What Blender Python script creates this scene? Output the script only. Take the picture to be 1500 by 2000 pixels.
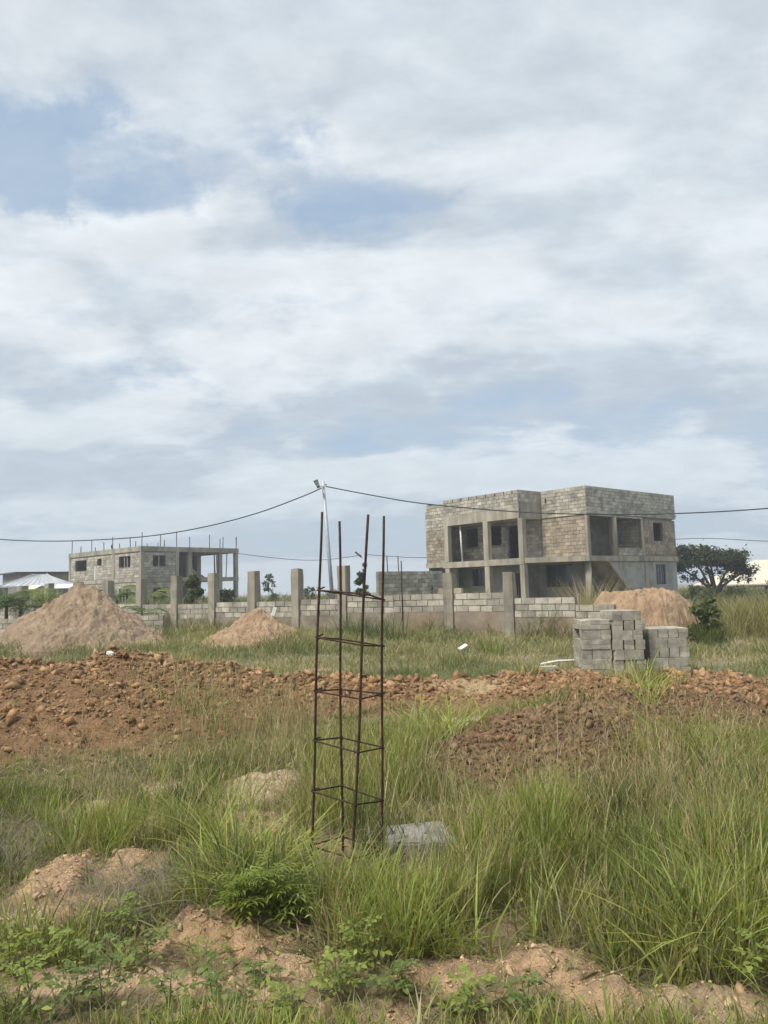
import bpy, bmesh, math, random
import numpy as np
from mathutils import Vector, Matrix
for o in list(bpy.data.objects): bpy.data.objects.remove(o)
scene = bpy.context.scene
C = scene.collection
PI = math.pi
rng = np.random.default_rng(7)
random.seed(7)

# ------------------------------------------------------------------ camera
FPX, EYE = 1450.0, 1.6                       # focal length in pixels of the 1500x2000 photograph, eye height
pit, rol = math.atan(148 / FPX), math.radians(1.5)
cF = np.array([0, math.cos(pit), math.sin(pit)])
_R0 = np.array([1.0, 0, 0]); _U0 = np.array([0, -math.sin(pit), math.cos(pit)])
cR = math.cos(rol) * _R0 - math.sin(rol) * _U0
cU = math.sin(rol) * _R0 + math.cos(rol) * _U0
cO = np.array([0, 0, EYE])
cam_d = bpy.data.cameras.new('camera'); cam = bpy.data.objects.new('camera', cam_d); C.objects.link(cam)
cam_d.sensor_fit = 'VERTICAL'; cam_d.sensor_height = 24; cam_d.lens = 24 * FPX / 2000
cam_d.clip_start = 0.05; cam_d.clip_end = 5000
cam.matrix_world = Matrix(((cR[0], cU[0], -cF[0], 0), (cR[1], cU[1], -cF[1], 0), (cR[2], cU[2], -cF[2], EYE), (0, 0, 0, 1)))
scene.camera = cam

# ------------------------------------------------------------------ sky, sun, exposure
SUN_EL, SUN_AZ = math.radians(56), math.radians(-128)     # azimuth from +Y towards +X
world = bpy.data.worlds.new('World'); scene.world = world; world.use_nodes = True
wt = world.node_tree; wt.nodes.clear()
def N(tree, typ, **kw):
    n = tree.nodes.new(typ)
    for k, v in kw.items():
        if k.startswith('i_'):
            n.inputs[int(k[2:])].default_value = v
        else: setattr(n, k, v)
    return n
def mth(tree, op, a, b=None, c=None, clamp=False):
    n = tree.nodes.new('ShaderNodeMath'); n.operation = op; n.use_clamp = clamp
    for i, s in enumerate((a, b, c)):
        if s is None: continue
        if isinstance(s, (int, float)): n.inputs[i].default_value = s
        else: tree.links.new(s, n.inputs[i])
    return n.outputs[0]
def vmth(tree, op, a, b=None):
    n = tree.nodes.new('ShaderNodeVectorMath'); n.operation = op
    for i, s in enumerate((a, b)):
        if s is None: continue
        if isinstance(s, (tuple, list)): n.inputs[i].default_value = s
        else: tree.links.new(s, n.inputs[i])
    return n
def ramp(tree, x, lo, hi, a=0.0, b=1.0):
    n = tree.nodes.new('ShaderNodeMapRange'); n.interpolation_type = 'SMOOTHSTEP'
    n.inputs[1].default_value = lo; n.inputs[2].default_value = hi; n.inputs[3].default_value = a; n.inputs[4].default_value = b
    tree.links.new(x, n.inputs[0]); return n.outputs[0]
def mixc(tree, f, a, b, mode='MIX'):
    n = tree.nodes.new('ShaderNodeMix'); n.data_type = 'RGBA'; n.blend_type = mode
    for s, i in ((f, 0), (a, 6), (b, 7)):
        if isinstance(s, (int, float)): n.inputs[i].default_value = s
        elif isinstance(s, (tuple, list)): n.inputs[i].default_value = (*s, 1) if len(s) == 3 else s
        else: tree.links.new(s, n.inputs[i])
    return n.outputs[2]

def pixdir(x, y):
    d = cF + (x - 750) / FPX * cR + (1000 - y) / FPX * cU
    return d / np.linalg.norm(d)

SEEDZ = 21.7
def build_sky():
    t = wt; L = t.links.new
    out = N(t, 'ShaderNodeOutputWorld'); bg = N(t, 'ShaderNodeBackground'); L(bg.outputs[0], out.inputs[0])
    sky = N(t, 'ShaderNodeTexSky'); sky.sky_type = 'NISHITA'; sky.sun_disc = False
    sky.sun_elevation = SUN_EL; sky.sun_rotation = SUN_AZ; sky.air_density = 1.0; sky.dust_density = 1.5; sky.ozone_density = 1.2
    tc = N(t, 'ShaderNodeTexCoord'); d = vmth(t, 'NORMALIZE', tc.outputs['Generated']).outputs[0]
    sp = N(t, 'ShaderNodeSeparateXYZ'); L(d, sp.inputs[0])
    z = mth(t, 'ADD', mth(t, 'MAXIMUM', sp.outputs[2], 0.0), 0.24)
    def plane(dz, off):
        cb = N(t, 'ShaderNodeCombineXYZ')
        zz = mth(t, 'ADD', z, dz)
        L(mth(t, 'MULTIPLY', mth(t, 'DIVIDE', sp.outputs[0], zz), 0.72), cb.inputs[0]); L(mth(t, 'DIVIDE', sp.outputs[1], zz), cb.inputs[1])
        cb.inputs[2].default_value = off
        return cb.outputs[0]
    def fbm(v, scale, det, rough, dist=0.0):
        n = N(t, 'ShaderNodeTexNoise'); n.inputs['Scale'].default_value = scale; n.inputs['Detail'].default_value = det
        n.inputs['Roughness'].default_value = rough; n.inputs['Distortion'].default_value = dist; L(v, n.inputs['Vector']); return n.outputs[0]
    wv = N(t, 'ShaderNodeTexNoise'); wv.inputs['Scale'].default_value = 5.5; wv.inputs['Detail'].default_value = 7; wv.inputs['Roughness'].default_value = 0.62; L(d, wv.inputs['Vector'])
    wd_ = vmth(t, 'SUBTRACT', wv.outputs['Color'], (0.5, 0.5, 0.5)).outputs[0]
    wd_ = vmth(t, 'MULTIPLY', wd_, (0.42, 0.42, 0.18)).outputs[0]
    dw = vmth(t, 'NORMALIZE', vmth(t, 'ADD', d, wd_).outputs[0]).outputs[0]
    def blob(px, py, sharp):                                   # a soft spot of sky about one direction
        c = pixdir(px, py)
        dt = vmth(t, 'DOT_PRODUCT', dw, tuple(c)).outputs['Value']
        return mth(t, 'POWER', mth(t, 'MAXIMUM', dt, 0.0), sharp)
    p0 = plane(0, SEEDZ); p1 = plane(0.05, SEEDZ)
    big = fbm(p0, 1.6, 10, 0.55, 0.12); big1 = fbm(p1, 1.6, 10, 0.55, 0.12)
    fine = fbm(p0, 5.2, 9, 0.62, 0.1)
    dens = mth(t, 'ADD', mth(t, 'MULTIPLY', big, 0.72), mth(t, 'MULTIPLY', fine, 0.28))
    # gaps in the deck: upper left
    gap = None
    for px, py, sh, w in ((10, 255, 420, .18), (50, 370, 500, .16), (260, 265, 600, .13), (300, 400, 700, .14), (480, 290, 500, .12), (600, 385, 600, .19), (740, 330, 500, .19), (880, 340, 900, .13), (110, 175, 800, .12), (600, 180, 900, .07), (190, 625, 900, .10), (620, 605, 1200, .09), (1060, 515, 1200, .08), (1220, 600, 700, .07), (950, 770, 150, .05), (350, 760, 300, .06)):
        b = mth(t, 'MULTIPLY', blob(px, py, sh), w * 0.98); gap = b if gap is None else mth(t, 'ADD', gap, b)
    lift = None
    for px, py, sh, w in ((330, 510, 240, .16), (600, 500, 300, .12), (90, 500, 300, .12), (120, 930, 420, .16), (330, 980, 600, .10), (1250, 420, 120, .08), (300, 90, 70, .14), (700, 130, 60, .12), (1150, 250, 30, .14), (1100, 660, 300, .07)):
        b = mth(t, 'MULTIPLY', blob(px, py, sh), w); lift = b if lift is None else mth(t, 'ADD', lift, b)
    dens = mth(t, 'SUBTRACT', mth(t, 'ADD', dens, lift), gap)
    mask = ramp(t, dens, 0.37, 0.52)
    shade = ramp(t, mth(t, 'SUBTRACT', big, big1), -0.07, 0.07)
    thick = ramp(t, dens, 0.44, 0.66)
    lowf = ramp(t, sp.outputs[2], 0.0, 0.36)
    ccol = mixc(t, shade, (3.2, 3.62, 4.12), (5.15, 5.4, 5.6))
    ccol = mixc(t, mth(t, 'MULTIPLY', thick, 0.45), ccol, (4.0, 4.45, 4.75))
    wisp = ramp(t, fbm(p0, 9.0, 7, 0.6, 0.3), 0.30, 0.72, 0.93, 1.06)
    ccol = mixc(t, 1.0, ccol, wisp, 'MULTIPLY')
    blue = mixc(t, 0.72, sky.outputs[0], (2.0, 2.85, 3.85))
    veil = mixc(t, mth(t, 'MULTIPLY', fine, 0.6), blue, (3.9, 4.3, 4.7))
    col = mixc(t, mth(t, 'MULTIPLY', mask, 0.93), veil, ccol)
    haze = mth(t, 'SUBTRACT', 1.0, lowf)
    col = mixc(t, mth(t, 'MULTIPLY', haze, 0.58), col, (2.9, 3.5, 4.05))
    L(col, bg.inputs[0]); bg.inputs[1].default_value = 0.088
build_sky()
sl = bpy.data.lights.new('sun', 'SUN'); sl.energy = 2.3; sl.angle = math.radians(12); sl.color = (1, 0.94, 0.84)
so = bpy.data.objects.new('sun', sl); C.objects.link(so)
sd = Vector((math.sin(SUN_AZ) * math.cos(SUN_EL), math.cos(SUN_AZ) * math.cos(SUN_EL), math.sin(SUN_EL)))
so.rotation_euler = (-sd).to_track_quat('-Z', 'Y').to_euler()
vs = scene.view_settings; vs.view_transform = 'Standard'; vs.look = 'None'; vs.gamma = 1; vs.exposure = 0.97; vs.use_curve_mapping = False

# ------------------------------------------------------------------ pixels to places
def ray(x, y): return cF + (x - 750) / FPX * cR + (1000 - y) / FPX * cU
def aty(x, y, Y): d = ray(x, y); return cO + d * (Y / d[1])
def gnd(x, y, z=0.0): d = ray(x, y); return cO + d * ((z - EYE) / d[2])
def projv(P):
    v = np.asarray(P, float) - cO; f = np.maximum(v @ cF, 0.05)
    return 750 + FPX * (v @ cR) / f, 1000 - FPX * (v @ cU) / f

# ------------------------------------------------------------------ noise
def _h(ix, iy, s):
    n = (ix.astype(np.int64) * 374761393 + iy.astype(np.int64) * 668265263 + s * 1442695041) & 0xffffffff
    n = ((n ^ (n >> 13)) * 1274126177) & 0xffffffff
    return ((n ^ (n >> 16)) & 0xffff) / 65535.0
def vn(x, y, s=0):
    x = np.asarray(x, float); y = np.asarray(y, float)
    ix = np.floor(x); iy = np.floor(y); fx = x - ix; fy = y - iy
    fx = fx * fx * (3 - 2 * fx); fy = fy * fy * (3 - 2 * fy)
    a = _h(ix, iy, s); b = _h(ix + 1, iy, s); c = _h(ix, iy + 1, s); d = _h(ix + 1, iy + 1, s)
    return (a + (b - a) * fx) * (1 - fy) + (c + (d - c) * fx) * fy
def fb(x, y, s=0, o=4, g=0.5):
    r = 0; a = 1; t = 0
    for i in range(o): r = r + a * vn(x * 2 ** i, y * 2 ** i, s + i * 17); t += a; a *= g
    return r / t
def sst(x, a, b): t = np.clip((x - a) / (b - a), 0, 1); return t * t * (3 - 2 * t)

# ------------------------------------------------------------------ tags and meshes
def tag(o, label=None, cat=None, group=None, kind=None):
    if label: o['label'] = label
    if cat: o['category'] = cat
    if group: o['group'] = group
    if kind: o['kind'] = kind
    return o
def thing(name, label, cat, loc=(0, 0, 0), rz=0, group=None):
    o = bpy.data.objects.new(name, None); o.empty_display_size = 0.2; C.objects.link(o)
    o.location = loc; o.rotation_euler = (0, 0, rz); return tag(o, label, cat, group)
def link(name, me, parent=None):
    o = bpy.data.objects.new(name, me); C.objects.link(o)
    if parent: o.parent = parent
    return o
def npmesh(name, V, quads=None, tris=None, mat=None, col=None, smooth=False):
    me = bpy.data.meshes.new(name); V = np.asarray(V, np.float32)
    me.vertices.add(len(V)); me.vertices.foreach_set('co', V.ravel())
    q = np.zeros((0, 4), np.int32) if quads is None else np.asarray(quads, np.int32)
    t = np.zeros((0, 3), np.int32) if tris is None else np.asarray(tris, np.int32)
    me.loops.add(q.size + t.size); me.loops.foreach_set('vertex_index', np.concatenate([q.ravel(), t.ravel()]))
    me.polygons.add(len(q) + len(t))
    st = np.concatenate([np.arange(len(q)) * 4, q.size + np.arange(len(t)) * 3]).astype(np.int32)
    me.polygons.foreach_set('loop_start', st)
    if smooth: me.polygons.foreach_set('use_smooth', np.ones(len(st), bool))
    me.update(calc_edges=True)
    if col is not None:
        a = me.color_attributes.new('col', 'FLOAT_COLOR', 'POINT')
        cc = np.ones((len(V), 4), np.float32); cc[:, :3] = col; a.data.foreach_set('color', cc.ravel())
    if mat: me.materials.append(mat)
    return me
class MB:
    def __init__(s): s.v = []; s.f = []
    def add(s, v, f):
        b = len(s.v); s.v += [tuple(p) for p in v]; s.f += [tuple(b + i for i in q) for q in f]; return s
    def box(s, x0, x1, y0, y1, z0, z1):
        return s.add([(x0, y0, z0), (x1, y0, z0), (x1, y1, z0), (x0, y1, z0), (x0, y0, z1), (x1, y0, z1), (x1, y1, z1), (x0, y1, z1)],
                     [(0, 3, 2, 1), (4, 5, 6, 7), (0, 1, 5, 4), (1, 2, 6, 5), (2, 3, 7, 6), (3, 0, 4, 7)])
    def tube(s, pts, r, n=8, cap=True):
        pts = [Vector(p) for p in pts]; k = len(pts); rr = r if isinstance(r, (list, tuple)) else [r] * k
        b = len(s.v); up = Vector((0.13, 0.27, 0.95))
        for i, p in enumerate(pts):
            d = (pts[min(i + 1, k - 1)] - pts[max(i - 1, 0)]).normalized()
            a = d.cross(up)
            if a.length < 0.2: a = d.cross(Vector((1, 0.1, 0)))
            a.normalize(); c = d.cross(a)
            for j in range(n):
                q = 2 * PI * j / n; s.v.append(tuple(p + (a * math.cos(q) + c * math.sin(q)) * rr[i]))
        for i in range(k - 1):
            for j in range(n):
                s.f.append((b + i * n + j, b + i * n + (j + 1) % n, b + (i + 1) * n + (j + 1) % n, b + (i + 1) * n + j))
        if cap:
            s.f.append(tuple(b + j for j in reversed(range(n)))); s.f.append(tuple(b + (k - 1) * n + j for j in range(n)))
        return s
    def prism(s, poly, axis, a0, a1):                        # poly in the two other axes
        n = len(poly); v = []
        for a in (a0, a1):
            for p, q in poly:
                v.append({'x': (a, p, q), 'y': (p, a, q), 'z': (p, q, a)}[axis])
        f = [tuple(range(n)), tuple(range(2 * n - 1, n - 1, -1))] + [(i, i + n, (i + 1) % n + n, (i + 1) % n) for i in range(n)]
        return s.add(v, f)
    def mesh(s, name, m=None, smooth=False):
        me = bpy.data.meshes.new(name); me.from_pydata(s.v, [], s.f)
        if m: me.materials.append(m)
        bm = bmesh.new(); bm.from_mesh(me); bmesh.ops.recalc_face_normals(bm, faces=bm.faces); bm.to_mesh(me); bm.free()
        if smooth:
            for p in me.polygons: p.use_smooth = True
        return me
    def build(s, name, m, parent=None, smooth=False): return link(name, s.mesh(name, m, smooth), parent)

# ------------------------------------------------------------------ materials
def material(name, base, rough=0.9, var=0.25, scale=3.0, bump=0.3, bscale=40.0, rnd=0.0, tint=None, vcol=False, metal=0.0, streak=False, bdist=0.02, spec=0.3):
    m = bpy.data.materials.new(name); m.use_nodes = True; t = m.node_tree; L = t.links.new
    b = t.nodes['Principled BSDF']; b.inputs['Roughness'].default_value = rough; b.inputs['Metallic'].default_value = metal
    b.inputs['Specular IOR Level'].default_value = spec
    tc = N(t, 'ShaderNodeTexCoord')
    geo = N(t, 'ShaderNodeNewGeometry')
    pos = geo.outputs['Position']
    n1 = N(t, 'ShaderNodeTexNoise'); n1.inputs['Scale'].default_value = scale; n1.inputs['Detail'].default_value = 6; n1.inputs['Roughness'].default_value = 0.65
    if streak:
        mp = N(t, 'ShaderNodeMapping'); mp.inputs['Scale'].default_value = (1, 1, 0.18); L(pos, mp.inputs[0]); L(mp.outputs[0], n1.inputs['Vector'])
    else: L(pos, n1.inputs['Vector'])
    f = ramp(t, n1.outputs[0], 0.3, 0.7, 1 - var, 1 + var)
    if vcol:
        a = N(t, 'ShaderNodeAttribute'); a.attribute_name = 'col'; c = a.outputs['Color']
    else: 
        rg = N(t, 'ShaderNodeRGB'); rg.outputs[0].default_value = (*base, 1); c = rg.outputs[0]
    if tint:
        n3 = N(t, 'ShaderNodeTexNoise'); n3.inputs['Scale'].default_value = scale * 0.37; n3.inputs['Detail'].default_value = 5; L(pos, n3.inputs['Vector'])
        c = mixc(t, ramp(t, n3.outputs[0], 0.42, 0.68, 0, 0.8), c, tint)
    c = mixc(t, 1.0, c, f, 'MULTIPLY')
    if rnd:
        oi = N(t, 'ShaderNodeObjectInfo')
        r = mth(t, 'FRACT', mth(t, 'ADD', oi.outputs['Random'], geo.outputs['Random Per Island']))
        c = mixc(t, 1.0, c, mth(t, 'ADD', mth(t, 'MULTIPLY', r, 2 * rnd), 1 - rnd), 'MULTIPLY')
    L(c, b.inputs['Base Color'])
    if bump:
        n2 = N(t, 'ShaderNodeTexNoise'); n2.inputs['Scale'].default_value = bscale; n2.inputs['Detail'].default_value = 7; n2.inputs['Roughness'].default_value = 0.6; L(pos, n2.inputs['Vector'])
        bp = N(t, 'ShaderNodeBump'); bp.inputs['Strength'].default_value = bump; bp.inputs['Distance'].default_value = bdist; L(n2.outputs[0], bp.inputs['Height']); L(bp.outputs[0], b.inputs['Normal'])
    return m
def leafmat(name, trans=0.35, rough=0.55, base=None):
    m = bpy.data.materials.new(name); m.use_nodes = True; t = m.node_tree; L = t.links.new; t.nodes.clear()
    o = N(t, 'ShaderNodeOutputMaterial'); p = N(t, 'ShaderNodeBsdfPrincipled'); tr = N(t, 'ShaderNodeBsdfTranslucent'); mx = N(t, 'ShaderNodeMixShader')
    p.inputs['Roughness'].default_value = rough; p.inputs['Specular IOR Level'].default_value = 0.25; mx.inputs[0].default_value = trans
    if base:
        geo = N(t, 'ShaderNodeNewGeometry'); oi = N(t, 'ShaderNodeObjectInfo')
        r = mth(t, 'FRACT', mth(t, 'ADD', oi.outputs['Random'], geo.outputs['Random Per Island']))
        c = mixc(t, r, tuple(x * 0.7 for x in base), tuple(x * 1.3 for x in base))
    else:
        a = N(t, 'ShaderNodeAttribute'); a.attribute_name = 'col'; c = a.outputs['Color']
    L(c, p.inputs['Base Color']); L(mixc(t, 1.0, c, (1.25, 1.3, 0.75), 'MULTIPLY'), tr.inputs['Color'])
    L(p.outputs[0], mx.inputs[1]); L(tr.outputs[0], mx.inputs[2]); L(mx.outputs[0], o.inputs[0]); return m
M = dict(
    mortar=material('mortar', (0.235, 0.215, 0.178), 0.95, 0.2, 2.2, 0.5, 30, tint=(0.215, 0.195, 0.165)),
    block=material('block', (0.40, 0.37, 0.305), 0.95, 0.28, 2.2, 0.7, 40, rnd=0.26, tint=(0.30, 0.275, 0.225)),
    block_tan=material('block_tan', (0.33, 0.275, 0.205), 0.95, 0.28, 2.2, 0.5, 45, rnd=0.22, tint=(0.27, 0.225, 0.17)),
    mortar_tan=material('mortar_tan', (0.225, 0.185, 0.14), 0.95, 0.2, 2.2, 0.5, 30),
    concrete=material('concrete', (0.35, 0.315, 0.25), 0.9, 0.32, 1.6, 0.35, 22, streak=True, tint=(0.26, 0.235, 0.19)),
    render=material('render', (0.32, 0.315, 0.29), 0.9, 0.25, 1.1, 0.25, 18, tint=(0.36, 0.34, 0.30)),
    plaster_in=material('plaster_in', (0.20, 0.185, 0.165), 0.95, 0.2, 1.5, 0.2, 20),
    post=material('post', (0.30, 0.27, 0.215), 0.92, 0.32, 2.2, 0.8, 26, streak=True, rnd=0.1),
    plinth=material('plinth', (0.25, 0.215, 0.165), 0.95, 0.25, 1.5, 0.35, 22, tint=(0.27, 0.2, 0.14)),
    glass=material('glass', (0.025, 0.035, 0.045), 0.12, 0.1, 2, 0, spec=0.6),
    steel=material('rusty_steel', (0.055, 0.030, 0.018), 0.75, 0.45, 30, 0.5, 220, bdist=0.003, metal=0.25, tint=(0.025, 0.018, 0.014)),
    rod=material('roof_rod', (0.16, 0.15, 0.145), 0.8, 0.3, 6, 0),
    bamboo=material('bamboo', (0.42, 0.38, 0.31), 0.8, 0.2, 5, 0),
    galv=material('galvanised', (0.42, 0.44, 0.46), 0.55, 0.12, 4, 0, metal=0.3),
    cable=material('cable', (0.045, 0.048, 0.052), 0.7, 0.1, 2, 0),
    lamp_black=material('lamp_housing', (0.06, 0.065, 0.07), 0.5, 0.1, 2, 0),
    lens=material('lamp_lens', (0.55, 0.57, 0.52), 0.3, 0.1, 4, 0),
    roof_metal=material('roof_metal', (0.46, 0.48, 0.50), 0.45, 0.15, 1.5, 0, metal=0.2),
    roof_cream=material('roof_cream', (0.62, 0.56, 0.45), 0.6, 0.08, 1.5, 0),
    white=material('white_paint', (0.66, 0.65, 0.60), 0.7, 0.12, 3, 0.1, 30),
    bark=material('bark', (0.075, 0.062, 0.05), 0.95, 0.3, 6, 0.4, 30),
    stem=material('stem', (0.16, 0.17, 0.07), 0.7, 0.3, 20, 0),
    sand=material('sand', (0.315, 0.235, 0.160), 0.98, 0.22, 3.2, 0.9, 26, tint=(0.25, 0.175, 0.115), bdist=0.05),
    sand_orange=material('sand_orange', (0.365, 0.255, 0.160), 0.98, 0.20, 3.2, 0.9, 26, tint=(0.30, 0.195, 0.12), bdist=0.05),
    soil=material('soil', (1, 1, 1), 0.98, 0.30, 9, 1.0, 34, vcol=True, bdist=0.06),
    clod=material('clod', (0.265, 0.155, 0.076), 0.97, 0.28, 9, 0.7, 45, rnd=0.45, tint=(0.32, 0.21, 0.115), bdist=0.02),
    clod_dark=material('clod_dark', (0.175, 0.110, 0.062), 0.97, 0.28, 9, 0.7, 45, rnd=0.32, tint=(0.22, 0.13, 0.07), bdist=0.02),
    stone=material('stone', (0.33, 0.33, 0.32), 0.92, 0.28, 9, 0.8, 30, tint=(0.25, 0.23, 0.2)),
    paper=material('white_litter', (0.72, 0.72, 0.69), 0.6, 0.1, 9, 0),
    grass=leafmat('grass', 0.32), leaf=leafmat('leaf', 0.35),
    leaf_weed=leafmat('leaf_weed', 0.35, 0.5, (0.15, 0.20, 0.06)), leaf_lime=leafmat('leaf_lime', 0.4, 0.5, (0.22, 0.27, 0.065)),
    frond=leafmat('frond', 0.3, 0.5, (0.085, 0.125, 0.04)), frond_lime=leafmat('frond_lime', 0.35, 0.5, (0.17, 0.21, 0.06)),
)

# ------------------------------------------------------------------ terrain
def _crest():
    px = [(-160, 1300, 8.9), (0, 1288, 9.3), (100, 1292, 9.5), (200, 1282, 9.9), (290, 1275, 10.2), (350, 1286, 10.3), (440, 1298, 10.6), (560, 1314, 11.0), (650, 1313, 11.4), (750, 1323, 11.6),
          (880, 1322, 11.9), (990, 1313, 12.2), (1070, 1320, 12.4), (1130, 1314, 12.6), (1200, 1327, 12.6), (1300, 1316, 12.5), (1400, 1314, 12.2), (1450, 1326, 12.0), (1510, 1338, 11.8), (1600, 1350, 11.6), (1750, 1370, 11.4)]
    return np.array([aty(*p) for p in px])
CREST = _crest()
FOOT = np.array([gnd(x, y) for x, y in ((-160, 1530), (0, 1515), (200, 1500), (400, 1470), (520, 1430), (620, 1408), (800, 1398), (1000, 1385), (1200, 1392), (1300, 1425), (1500, 1445), (1700, 1450))])
def base_z(x, y):
    dip = -0.35 * sst(y, 8.5, 13.5) * (1 - sst(y, 17.0, 24.0))
    return dip + 0.10 * (fb(x * 0.35, y * 0.35, 3, 3) - 0.5) * sst(y, 1, 4) * (1 - 0.6 * sst(y, 20, 40)) + 0.05 * (fb(x * 1.3, y * 1.3, 9, 3) - 0.5)
def mound_p(x, y):                                            # 0..1 profile of the long dirt mound
    cy = np.interp(x, CREST[:, 0], CREST[:, 1]); fy = np.interp(x, FOOT[:, 0], FOOT[:, 1])
    cy = cy + 0.35 * (fb(x * 0.9, x * 0 + 4.2, 21, 3) - 0.5)
    wf = np.maximum(cy - fy, 1.0); wb = 1.15
    dy = y - cy
    t = np.where(dy < 0, -dy / wf, dy / wb)
    return np.clip(1 - t, 0, 1)
def mound_h(x, y):
    t = mound_p(x, y)
    cy = np.interp(x, CREST[:, 0], CREST[:, 1]); top = np.interp(x, CREST[:, 0], CREST[:, 2])
    H = np.maximum(top - base_z(x, cy), 0.12)
    prof = t ** 1.05
    h = H * prof
    m = sst(t, 0, 0.25)
    return h + m * (0.20 * (fb(x * 1.1, y * 1.1, 31, 3) - 0.5) + 0.20 * (fb(x * 3.3, y * 3.3, 37, 4, .6) - 0.5)) * np.clip(H * 2.2, 0.4, 1)
# second heap of dark clods, nearer and to the right
SEC = [(1.62, 7.0, 1.2, 1.35, 0.36), (1.9, 8.1, 1.1, 1.0, 0.32), (2.9, 8.7, 1.5, 1.3, 0.2), (0.95, 6.8, 0.55, 0.7, 0.15)]
def second_h(x, y):
    h = 0
    for cx, cy, rx, ry, hh in SEC:
        r = np.sqrt(((x - cx) / rx) ** 2 + ((y - cy) / ry) ** 2); h = np.maximum(h, hh * np.clip(1.15 - r, 0, 1) ** 0.8)
    return h * (0.75 + 0.5 * fb(x * 2.5, y * 2.5, 5, 3))
# bare sandy lumps among the grass: pixel centre, pixel radii, height in metres, tone (0 pale, 1 orange)
LUMPS = [(485, 1618, 62, 40, .15, .45), (285, 1622, 34, 24, .09, .2), (95, 1735, 62, 52, .20, .85), (150, 1795, 60, 34, .12, .9), (400, 1850, 140, 58, .15, .95), (420, 1960, 130, 60, .04, .6),
         (865, 1915, 85, 36, .08, .8), (1090, 1915, 95, 48, .13, .85), (1180, 1960, 70, 40, .08, .75), (1405, 1975, 110, 48, .11, .45), (245, 1700, 60, 34, .10, .9), (20, 1820, 60, 26, .03, .2), (190, 1865, 70, 22, .03, .3),
         (490, 1535, 80, 26, .08, .1), (910, 1406, 90, 16, .03, .05), (1180, 1680, 70, 40, .02, .7), (640, 1660, 60, 40, .0, .9), (1290, 1660, 30, 18, .02, .5), (40, 1815, 40, 24, 0.02, 0.1), (850, 1655, 50, 20, .02, .3), (760, 1990, 70, 30, .03, .7), (600, 1990, 60, 40, .02, .6), (290, 1935, 110, 36, .03, .45), (560, 1905, 70, 36, .03, .7), (90, 1940, 90, 36, .03, .4), (330, 1540, 60, 20, .03, .2), (180, 1570, 70, 22, .03, .4), (60, 1700, 60, 26, .03, .4), (540, 1700, 50, 24, .02, .5), (1330, 1790, 60, 26, .02, .5), (1000, 1700, 60, 24, .02, .6)]
LW = []
for px, py, rx, ry, hh, tone in LUMPS:
    c = gnd(px, py); a = gnd(px, py + ry); b = gnd(px, py - ry)
    LW.append((c[0], c[1] + hh * 0.4, rx * c[1] / FPX, max((b[1] - a[1]) / 2, 0.07), hh, tone))
def lump_w(x, y):
    h = 0 * x; m = 0 * x; tn = 0 * x
    wob = 0.62 * (fb(x * 4, y * 4, 61, 4, .6) - 0.5) * 2
    for cx, cy, rx, ry, hh, tone in LW:
        r = np.sqrt(((x - cx) / rx) ** 2 + ((y - cy) / ry) ** 2) + wob
        k = np.clip(1.25 - r, 0, 1) ** .8; h = np.maximum(h, 0.72 * hh * k); w = 1 - sst(r, 0.75, 1.25); tn = np.where(w > m, tone, tn); m = np.maximum(m, w)
    return h, m, tn
def terrain(x, y):
    h, m, tn = lump_w(x, y)
    rough = m * (0.030 * (fb(x * 22, y * 22, 77, 3, .6) - 0.5) + 0.095 * (fb(x * 7, y * 7, 71, 5, 0.62) - 0.5) - 0.05 * (1 - np.abs(2 * fb(x * 5, y * 5, 75, 3) - 1)) ** 4)
    near = 1 - sst(y, 14, 30)
    return base_z(x, y) + mound_h(x, y) + second_h(x, y) + h + rough + near * 0.03 * (fb(x * 6, y * 6, 81, 3) - 0.5)

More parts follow.
